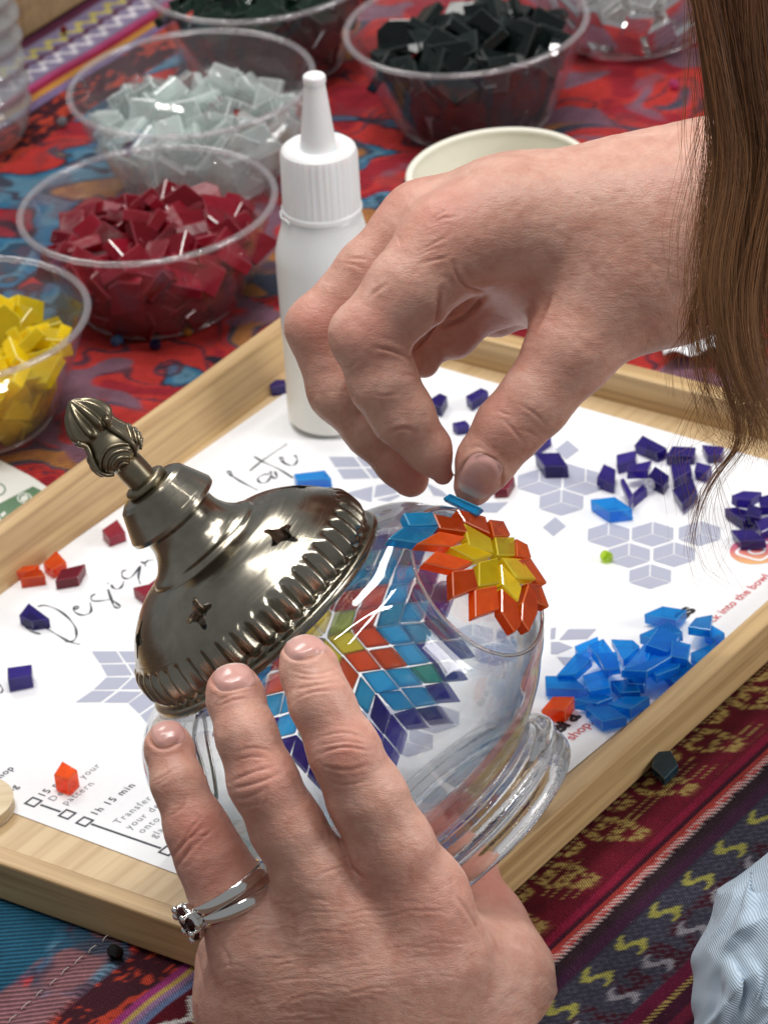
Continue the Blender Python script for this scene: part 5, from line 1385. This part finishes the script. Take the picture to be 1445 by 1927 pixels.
r_palm = [[J(848, 458, 12, 84), J(960, 425, 8, 96), J(1130, 415, 4, 108), J(1240, 445, 0, 165)], [J(800, 428, -8, 78), J(960, 405, -10, 88), J(1150, 400, -10, 104)],
          [J(865, 450, -24, 74), J(1000, 430, -24, 90), J(1180, 440, -18, 120)], [J(960, 520, -10, 60), J(1080, 500, -6, 110), J(1180, 500, 0, 130)],
          [J(1240, 452, -2, 172), J(1330, 412, -2, 160), J(1480, 372, -4, 160), J(1700, 310, -8, 175)]]
creR = []
def cz(Z, w, d, *lines):
    return [(Z(l), w * 1.1, d * (0.85 if d > 0.7 else 0.5)) for l in lines]
creR += cz(ZT, 3.2, 1.3, [(800, 515), (785, 570), (788, 625), (765, 690), (650, 822)], [(1018, 515), (900, 650), (770, 690)], [(1295, 540), (1255, 640), (1190, 752)])
creR += cz(ZT, 2.6, 0.75, [(490, 780), (560, 786), (650, 825)], [(850, 390), (870, 470), (930, 520), (1010, 520)], [(560, 1165), (620, 1140), (680, 1160)], [(375, 960), (400, 1010), (430, 1025)])
creR += cz(ZT, 2.2, 0.45, [(1150, 1040), (1215, 1075), (1270, 1130)], [(1070, 1100), (1120, 1150), (1170, 1215)], [(1160, 1150), (1200, 1165), (1235, 1195)], [(1030, 1060), (1080, 1080), (1130, 1090)], [(930, 1240), (960, 1225), (1000, 1250)],
           [(690, 345), (760, 310), (830, 270)], [(680, 370), (760, 330), (800, 325)], [(700, 400), (780, 380), (840, 360)], [(560, 480), (500, 520), (470, 560)], [(545, 500), (480, 545)], [(360, 380), (430, 375), (480, 385)], [(330, 395), (390, 400), (440, 420)],
           [(580, 260), (600, 280), (610, 310)], [(480, 990), (540, 1000), (600, 990)], [(620, 900), (680, 910), (700, 930)], [(330, 850), (380, 870), (430, 830)],
           [(840, 150), (790, 170), (740, 210)], [(860, 190), (800, 190), (750, 220)])
creR += [([(866, 912), (864, 880), (880, 858), (912, 853), (940, 868), (949, 895), (940, 925)], 3.0, 0.45)]
bl = lambda x, y, d, r, s: (np.array(pd(x, y, GD + d)), r, s)
blR = [bl(690, 625, 26, 9, 0.5), bl(590, 610, 4, 9, 0.55), bl(835, 415, 20, 12, 0.55), bl(775, 910, 0, 9, 0.7), bl(835, 890, 8, 7, 0.6), bl(950, 590, -10, 14, 0.6), bl(1010, 640, 12, 10, 0.35), bl(950, 800, 18, 9, 0.4), bl(740, 380, -2, 10, 0.5)]
rh_ = make_hand("right_hand", [r_index, r_mid, r_ring, r_pinky, r_thumb], r_palm, creR, blR, person, SKIN, knobs=[(pd(674, 628, GD + 17), 6.0, 4), (pd(590, 608, GD - 3), 5.4, 4)])
rh_["label"] = "right hand pinching a small blue tile"
bpy.context.view_layer.update()
tn = (TOW * 1.0 + RGT * 0.12 + UPV * 0.05)
tt_ = (Vector(pd(888, 925, GD + 8)) - Vector(pd(925, 850, GD + 10)))
make_nail(rh_, Vector(pd(903, 897, GD + 8)) + TOW * 6.9, tt_, tn, 5.6, 6.2, 7.6)
held = [pd(832, 938, GD + 14), pd(846, 928, GD + 14), pd(908, 956, GD + 17), pd(893, 969, GD + 17)]
hn = (held[1] - held[0]).cross(held[2] - held[0]).normalized()
o = link_mesh("glass_tile", dress(prism_mesh([Vector(q) for q in held], hn if hn.dot(TOW) > 0 else -hn, 3.0, 0.3), T_LBL))
tag(o, "sky blue glass tile being set on the globe by thumb and forefinger", "glass tile")

# ---------------- left hand: holds the globe from below
l_index = [J(778, 1692, 46, 92), J(735, 1595, 56, 80), J(690, 1500, 62, 73), J(648, 1415, 66, 66), J(604, 1322, 66, 58), J(582, 1262, 62, 53), J(573, 1243, 59, 46)]
l_mid = [J(628, 1715, 50, 84), J(588, 1640, 55, 74), J(540, 1558, 59, 68), J(495, 1470, 63, 64), J(464, 1385, 63, 56), J(443, 1312, 58, 52), J(439, 1297, 56, 47)]
l_ring = [J(492, 1772, 42, 84), J(424, 1668, 44, 70), J(396, 1615, 45, 64), J(370, 1560, 45, 58), J(335, 1475, 44, 48), J(318, 1410, 40, 43), J(316, 1400, 38, 40)]
l_pinky = [J(452, 1880, 30, 66), J(432, 1800, 22, 54), J(440, 1745, 12, 48), J(480, 1720, 4, 42)]
l_thumb = [J(900, 1985, 20, 115), J(930, 1858, 10, 88), J(905, 1730, -2, 66), J(878, 1640, -8, 54), J(862, 1590, -11, 42)]
l_palm = [[J(900, 1985, 20, 115), J(930, 1858, 10, 88), J(912, 1760, 1, 70)], [J(778, 1692, 44, 90), J(795, 1800, 38, 96), J(790, 1950, 28, 104), J(760, 2120, 16, 110)], [J(628, 1715, 48, 84), J(655, 1820, 44, 96), J(680, 1960, 32, 110), J(690, 2120, 18, 120)],
          [J(492, 1772, 40, 82), J(535, 1870, 36, 94), J(580, 1980, 26, 104), J(600, 2120, 14, 118)], [J(452, 1880, 28, 66), J(490, 1960, 22, 92), J(540, 2120, 8, 110)],
          [J(800, 1800, 26, 90), J(880, 1880, 16, 96), J(900, 1990, 12, 112), J(830, 2120, 6, 120)]]
ZH = zoomed(260, 1180, 3.284)
creL = cz(ZH, 2.4, 0.6, [(570, 965), (640, 925), (740, 890), (835, 868)], [(575, 1005), (660, 985), (760, 960), (880, 905)], [(590, 1065), (680, 1055), (790, 1000)], [(1110, 790), (1200, 752), (1300, 740), (1430, 765)], [(1105, 845), (1200, 880), (1300, 890), (1430, 850)],
          [(215, 1425), (280, 1340), (340, 1290), (400, 1235)], [(235, 1495), (310, 1390), (360, 1310)])
creL += cz(ZH, 2.0, 0.38, [(620, 765), (700, 745), (790, 755), (840, 790)], [(600, 830), (700, 800), (800, 810)], [(600, 1110), (700, 1110), (800, 1080)], [(700, 1150), (760, 1120), (800, 1020)], [(1110, 690), (1200, 660), (1290, 650), (1430, 700)], [(1120, 735), (1280, 705), (1430, 730)],
          [(1120, 930), (1220, 975), (1320, 980), (1430, 940)], [(940, 265), (1050, 300), (1150, 290), (1230, 250)], [(950, 310), (1080, 330), (1220, 300)], [(940, 390), (1060, 370), (1250, 335)], [(960, 450), (1080, 400), (1240, 390)],
          [(470, 475), (560, 425), (700, 395)], [(480, 500), (590, 450), (690, 440)], [(80, 965), (150, 930), (250, 870)], [(95, 990), (190, 930), (230, 900)], [(190, 1180), (280, 1120), (300, 1040)], [(300, 1430), (370, 1330), (460, 1260)], [(260, 1370), (330, 1240), (390, 1180)], [(330, 1300), (420, 1290), (460, 1250)],
          [(1290, 1470), (1330, 1510), (1400, 1560)], [(1100, 1540), (1200, 1500), (1290, 1480)])
Z6 = zoomed(250, 1150, 1.806)
creL += cz(Z6, 4.5, 0.9, [(725, 850), (745, 880), (800, 920)])
creL += cz(Z6, 3.0, 0.55, [(1085, 960), (1130, 1010), (1170, 1080), (1200, 1150)], [(300, 1130), (330, 1190), (340, 1260)], [(210, 1110), (225, 1200), (250, 1320)])
rr = random.Random(5)
for i in range(70):                                       # skin lines across the back of the hand
    x = rr.uniform(330, 1080); y = rr.uniform(960, 1400); L = rr.uniform(35, 95)
    creL += cz(Z6, 2.0, rr.uniform(0.10, 0.26), [(x - L, y + rr.uniform(6, 26)), (x - L / 3, y + rr.uniform(-6, 8)), (x + L / 3, y + rr.uniform(-8, 6)), (x + L, y + rr.uniform(-10, 20))])
for i in range(26):
    x = rr.uniform(880, 1200); y = rr.uniform(380, 560); L = rr.uniform(30, 80)
    creR += []
creL += [([(529, 1205), (533, 1230), (550, 1243), (577, 1244), (602, 1234), (612, 1208)], 3.0, 0.4), ([(394, 1270), (398, 1292), (420, 1302), (452, 1298), (476, 1284), (482, 1258)], 3.0, 0.4), ([(278, 1378), (283, 1403), (300, 1413), (324, 1408), (342, 1394), (347, 1372)], 2.8, 0.4)]
blL = [bl(648, 1410, 76, 9, 0.5), bl(495, 1470, 72, 9, 0.5), bl(370, 1570, 54, 10, 0.75), bl(575, 1235, 60, 6, 0.5), bl(440, 1290, 60, 6, 0.5), bl(318, 1395, 42, 6, 0.55), bl(905, 1680, 2, 12, 0.8), bl(400, 1640, 54, 8, 0.6), bl(840, 1720, 56, 14, 0.35), bl(770, 1690, 60, 12, 0.3)]
lh = make_hand("left_hand", [l_index, l_mid, l_ring, l_pinky, l_thumb], l_palm, creL, blL, person, SKIN)
lh["label"] = "left hand steadying the globe, fingers spread"
bpy.context.view_layer.update()
for (tx, ty, td), (bx_, by_, bd), (nx, ny), wid, ln, rad, up in (((573, 1243, 59), (604, 1322, 66), (566, 1222), 5.9, 5.2, 6.8, 0.75), ((439, 1297, 56), (464, 1385, 63), (432, 1276), 6.0, 5.0, 6.9, 0.85), ((316, 1400, 38), (335, 1475, 44), (308, 1384), 4.9, 5.0, 5.7, 0.75)):
    T = (pd(tx, ty, GD + td) - pd(bx_, by_, GD + bd)).normalized()
    N = (TOW * 0.75 + UPV * up).normalized(); N = (N - T * N.dot(T)).normalized()
    rt = wid * 1.28
    make_nail(lh, Vector(pd(tx, ty, GD + td)) + N * rt + T * 0.6 - N * 0.1, T - N * 0.45, N + T * 0.45, wid, ln, rad)

# ---------------- silver rings with a dark stone cluster
SILVER = plain("polished silver", (0.82, 0.80, 0.77), 0.10, 1.0)
GARNET = tile_glass("garnet", (0.25, 0.01, 0.01), (0.06, 0.004, 0.004), 0.35)
rc_ = Vector(pd(428, 1690, GD + 43.5)); rax = (Vector(pd(392, 1612, GD + 45)) - Vector(pd(470, 1745, GD + 42.5))).normalized()
rx_ = (RGT * 0.86 + UPV * 0.5); rx_ = (rx_ - rax * rx_.dot(rax)).normalized(); ry_ = rax.cross(rx_)
for _ in range(3):
    hits = []
    for k in range(36):
        dr = rx_ * math.cos(k * math.pi / 18) + ry_ * math.sin(k * math.pi / 18)
        h = lh.ray_cast(rc_ * S, dr, distance=0.0135)
        if h[0]: hits.append(h[1] / S)
    cen = (sum(hits, Vector((0, 0, 0))) / len(hits)); rc_ = rc_.lerp(cen, 0.8)
RR = sorted((q - rc_).length for q in hits)[int(len(hits) * 0.72)] + 0.1
ring = empty("finger_ring", rc_)
tag(ring, "double-banded silver ring with dark stone cluster on the left hand", "ring")
for off, tl in ((2.1, 0.07), (-1.9, -0.07)):
    a2 = (rax + rx_ * tl * -1).normalized(); x2 = (rx_ - a2 * rx_.dot(a2)).normalized(); y2 = a2.cross(x2)
    pr = [(RR + 0.5 + 0.95 * math.cos(t), 1.75 * math.sin(t)) for t in np.linspace(0, 2 * math.pi, 13)[:-1]]
    link_mesh("band", lathe(pr, 72, frame(rc_ + rax * off, x2, y2, a2), closed=True), SILVER, ring, True)
gc_ = Vector(pd(368, 1725, GD + 46.0))
out = (gc_ - rc_); out = (out - rax * out.dot(rax)).normalized(); sd = rax.cross(out); gc_ = rc_ + out * (RR + 1.9)
setting = link_mesh("setting", lathe([(0.01, -1.6), (4.4, -1.6), (5.2, 0), (4.9, 0.9), (2.6, 1.4), (0.01, 1.4)], 20, frame(gc_ - out * 0.5, sd, rax, out)), SILVER, ring, True)
for k in range(7):
    a = k * 2 * math.pi / 6; r = 3.9 if k < 6 else 0.0
    p = gc_ + sd * (r * math.cos(a)) + rax * (r * math.sin(a)) + out * 0.6
    link_mesh("stone", lathe([(0.01, -0.8), (1.65, -0.2), (1.7, 0.4), (1.1, 1.2), (0.01, 1.25)], 8, frame(p, sd, rax, out)), GARNET, ring)
    if k < 6:
        p2 = gc_ + sd * (4.5 * math.cos(a + 0.5)) + rax * (4.5 * math.sin(a + 0.5))
        link_mesh("prong", lathe(smooth_profile([(0.7, -1), (0.7, 1.0), (1.1, 1.6), (0.95, 2.4), (0.01, 2.8)], 3), 10, frame(p2, sd, rax, out)), SILVER, ring, True)

# ---------------- hair
hm, nt, bs = new_mat("brown hair")
at = nd(nt, "ShaderNodeVertexColor"); at.layer_name = "hue"
nt.links.new(at.outputs["Color"], bs.inputs["Base Color"]); bs.inputs["Roughness"].default_value = 0.42; bs.inputs["Specular IOR Level"].default_value = 0.28
class Strands:
    def __init__(s): s.v = []; s.f = []; s.c = []; s.n = 0
    def add(s, pts, rad, col, tip=0.4):
        P = np.array([tuple(p) for p in pts]); n = len(P); u = np.linspace(0, 1, n)[:, None]
        t = np.gradient(P, axis=0); t /= np.linalg.norm(t, axis=1)[:, None]
        a = np.cross(t, T3); a /= np.linalg.norm(a, axis=1)[:, None]; b = np.cross(t, a); r = rad * (1 - (1 - tip) * u ** 2)
        ring = np.stack([P + r * (a * math.cos(th) + b * math.sin(th)) for th in (0, 2 * math.pi / 3, 4 * math.pi / 3)], 1)
        base = s.n; s.v.append(ring.reshape(-1, 3) * S); s.n += 3 * n
        c = col(u); s.c.append(np.repeat(c, 3, axis=0))
        i = np.arange(n - 1)[:, None] * 3 + base
        for k in range(3): l = (k + 1) % 3; s.f.append(np.concatenate([i + k, i + l, i + 3 + l, i + 3 + k], 1))
    def build(s, name, parent):
        V = np.concatenate(s.v); f = np.concatenate(s.f); C = np.concatenate(s.c)
        me = bpy.data.meshes.new(name); me.vertices.add(len(V)); me.vertices.foreach_set("co", V.ravel())
        me.loops.add(f.size); me.loops.foreach_set("vertex_index", f.ravel())
        me.polygons.add(len(f)); me.polygons.foreach_set("loop_start", np.arange(0, f.size, 4)); me.update(calc_edges=True)
        ca = me.color_attributes.new("hue", 'FLOAT_COLOR', 'POINT')
        ca.data.foreach_set("color", np.concatenate([C, np.ones((len(C), 1))], 1).astype(np.float32).ravel())
        return link_mesh(name, me, hm, parent, True)
hr = random.Random(3)
guides = [[(1288, -60), (1318, 60), (1340, 160), (1352, 260), (1352, 340), (1336, 430), (1324, 510), (1330, 600), (1358, 690), (1400, 770), (1448, 850)],
          [(1325, -60), (1350, 80), (1368, 180), (1385, 290), (1378, 380), (1362, 470), (1358, 560), (1375, 640), (1400, 720), (1440, 790), (1480, 860)],
          [(1375, -60), (1392, 80), (1408, 180), (1420, 290), (1418, 400), (1402, 490), (1398, 580), (1410, 660), (1432, 740), (1470, 800), (1510, 860)],
          [(1430, -60), (1440, 80), (1448, 180), (1455, 290), (1452, 400), (1448, 490), (1446, 580), (1452, 660), (1470, 740), (1500, 800), (1540, 860)],
          [(1520, -60), (1520, 80), (1525, 180), (1530, 290), (1535, 400), (1540, 490), (1540, 580), (1545, 660), (1555, 740), (1570, 800), (1590, 860)]]
N = 34
GL = np.array([interp_line(g, N) for g in guides])
hair = Strands()
def brown(k, lift=0.0):
    b = np.array([(0.060, 0.022, 0.010), (0.14, 0.052, 0.020), (0.24, 0.100, 0.038), (0.095, 0.035, 0.014)][k]); e = np.array((0.36, 0.19, 0.085))
    return lambda t: b * (1 - 0.55 * t ** 1.5) + e * (0.55 * t ** 1.5 + lift)
for q in range(105):                                       # soft locks, each with its own wave
    s0 = hr.uniform(0.25, 3.9) if q > 16 else hr.uniform(0.1, 1.1)
    dep = hr.uniform(-16, 26); ph = hr.random() * 6.28; amp = hr.uniform(6, 22); fr = hr.uniform(5, 9); ln = hr.uniform(0.66, 1.0); kcol = hr.choice((0, 0, 1, 1, 2, 3)); drift = hr.gauss(0, 16)
    for i in range(20):
        s_ = min(3.999, max(0.0, s0 + hr.gauss(0, 0.05))); g = int(s_); w = s_ - g
        L = GL[g] * (1 - w) + GL[min(g + 1, 4)] * w
        m = max(14, int(N * min(1, ln * hr.uniform(0.86, 1.06)))); L = L[:m]; t = np.linspace(0, m / N, m)
        spread = hr.gauss(0, 1.0)
        wob = amp * np.sin(t * fr + ph) * np.minimum(1, t * 2.2) + drift * t * t + spread * (5 + 7 * np.sin(np.pi * t) + 5 * t * t) + 1.5 * np.sin(t * 22 + hr.random() * 6.28) * t
        d = 62 + dep + hr.gauss(0, 2.5) + 7 * np.sin(t * 4 + ph * 2)
        k_ = hr.choice((kcol, kcol, kcol, 1, 2)); ay_ = hr.gauss(0, 3)
        hair.add([pd(x + o_, y + ay_, GD + dd) for (x, y), o_, dd in zip(L, wob, d)], hr.uniform(0.055, 0.11), brown(k_, 0.08 * hr.random()))
def wisp(line, n, spread, dep=58, rad=0.055, end=1.0, k=(1, 2)):
    for _ in range(n):
        L = interp_line(line, 40); t = np.linspace(0, 1, 40); ph = hr.random() * 6.28
        off = hr.gauss(0, spread) * (0.25 + t * end) + hr.gauss(0, spread * 0.6) * np.sin(t * 4 + ph) * t; oy = hr.gauss(0, spread * 0.5)
        cut = int(40 * hr.uniform(0.7, 1.0))
        hair.add([pd(x + o_, y + oy, GD + dep + hr.uniform(-.2, .2)) for (x, y), o_ in zip(L[:cut], off[:cut])], rad * hr.uniform(0.8, 1.5), brown(hr.choice(k), 0.1 * hr.random()))
for _ in range(60):                                        # flyaways along the lock's edge
    x0 = hr.uniform(1285, 1345); wisp([(x0, -50), (x0 + hr.gauss(22, 14), 130), (x0 + hr.gauss(26, 20), 280), (x0 + hr.gauss(8, 26), 440), (x0 + hr.gauss(0, 30), 580), (x0 + hr.gauss(40, 40), 720)], 1, 4, dep=hr.uniform(45, 75), rad=0.05)
wisp([(1345, 150), (1300, 300), (1272, 420), (1268, 520), (1290, 600)], 9, 12)
wisp([(1350, 260), (1318, 380), (1295, 480), (1290, 590), (1262, 640), (1252, 690)], 10, 14)
wisp([(1310, -40), (1290, 120), (1278, 250), (1285, 400)], 6, 16)
wisp([(1335, 500), (1300, 600), (1320, 700), (1352, 800), (1398, 850)], 46, 16, rad=0.075)
wisp([(1360, 560), (1350, 680), (1385, 780), (1392, 840), (1350, 885), (1318, 940), (1298, 1010), (1300, 1070)], 40, 7, rad=0.065)
wisp([(1400, 640), (1410, 740), (1405, 820), (1372, 868), (1340, 900), (1325, 960), (1350, 1040), (1400, 1110)], 14, 20, rad=0.05)
wisp([(1360, 620), (1330, 720), (1290, 800), (1262, 870), (1285, 960), (1295, 1060)], 8, 20, rad=0.045)
wisp([(1345, 860), (1360, 930), (1385, 1000), (1350, 1080)], 9, 26, rad=0.045)
wisp([(1320, 930), (1310, 1020), (1330, 1080), (1385, 1115)], 7, 14, rad=0.05)
wisp([(1350, 420), (1345, 540), (1362, 650), (1400, 740), (1440, 820), (1460, 880)], 60, 24, rad=0.06)
wisp([(1400, 430), (1400, 560), (1395, 660), (1405, 740), (1425, 810), (1440, 900)], 60, 26, rad=0.06)
wisp([(1370, 560), (1385, 680), (1400, 760), (1408, 830), (1380, 880)], 60, 14, rad=0.07)
wisp([(1330, 560), (1285, 640), (1258, 680), (1262, 760)], 14, 12, rad=0.06)
wisp([(1390, 560), (1405, 660), (1425, 740), (1440, 830), (1420, 900)], 40, 24, rad=0.06)
for _ in range(150):                                       # loose ends that fan out below
    x0 = hr.uniform(1325, 1440); wisp([(x0, 430 + hr.uniform(-60, 60)), (x0 + hr.gauss(-6, 10), 540), (x0 + hr.gauss(-4, 22), 640), (x0 + hr.gauss(14, 30), 730), (x0 + hr.gauss(26, 36), 810), (x0 + hr.gauss(10, 46), 880)], 1, 5, dep=hr.uniform(46, 74), rad=0.055, k=(1, 2, 2))
lap("strands"); ho = hair.build("hair", person); ho["kind"] = "stuff"

# ---------------- denim knee
dm, nt, bs = new_mat("pale denim")
co = objco(nt); tw = nd(nt, "ShaderNodeTexWave"); tw.inputs["Scale"].default_value = 520.0; tw.inputs["Distortion"].default_value = 1.5; tw.inputs["Detail"].default_value = 2.0
nt.links.new(mapping(nt, co, (1, 1, 1), (0.4, 0.7, 0.2)), tw.inputs["Vector"])
pn = noise(nt, co, 45.0, 4.0)
nt.links.new(mixc(nt, tw.outputs["Fac"], mixc(nt, pn, (0.24, 0.36, 0.49, 1), (0.46, 0.57, 0.68, 1)), (0.56, 0.65, 0.73, 1)), bs.inputs["Base Color"])
bs.inputs["Roughness"].default_value = 0.85; bs.inputs["Specular IOR Level"].default_value = 0.2
nt.links.new(bump(nt, tw.outputs["Fac"], 0.5, 0.0004), bs.inputs["Normal"])
kn = [[J(1600, 1700, 40, 170), J(1540, 1820, 42, 195), J(1520, 2050, 44, 215)], [J(1470, 1720, 46, 60), J(1440, 1800, 52, 62), J(1420, 1900, 52, 66), J(1400, 2020, 50, 70)]]
jeans = make_hand("jeans", [[J(1395, 1812, 66, 12), J(1388, 1850, 69, 22), J(1372, 1900, 68, 20), J(1350, 1950, 66, 16)], [J(1415, 1640, 60, 8), J(1400, 1740, 66, 9), J(1365, 1830, 62, 8), J(1340, 1930, 60, 8)]], kn,
                  [([(1378, 1795), (1400, 1830), (1408, 1880), (1385, 1930)], 7, 2.6), ([(1362, 1840), (1352, 1890), (1330, 1930)], 6, 1.6)], [], person, dm, step=0.6, kp=5.0, fold=3.6)
jeans["label"] = "pale washed denim with a folded seam"

lap('end')
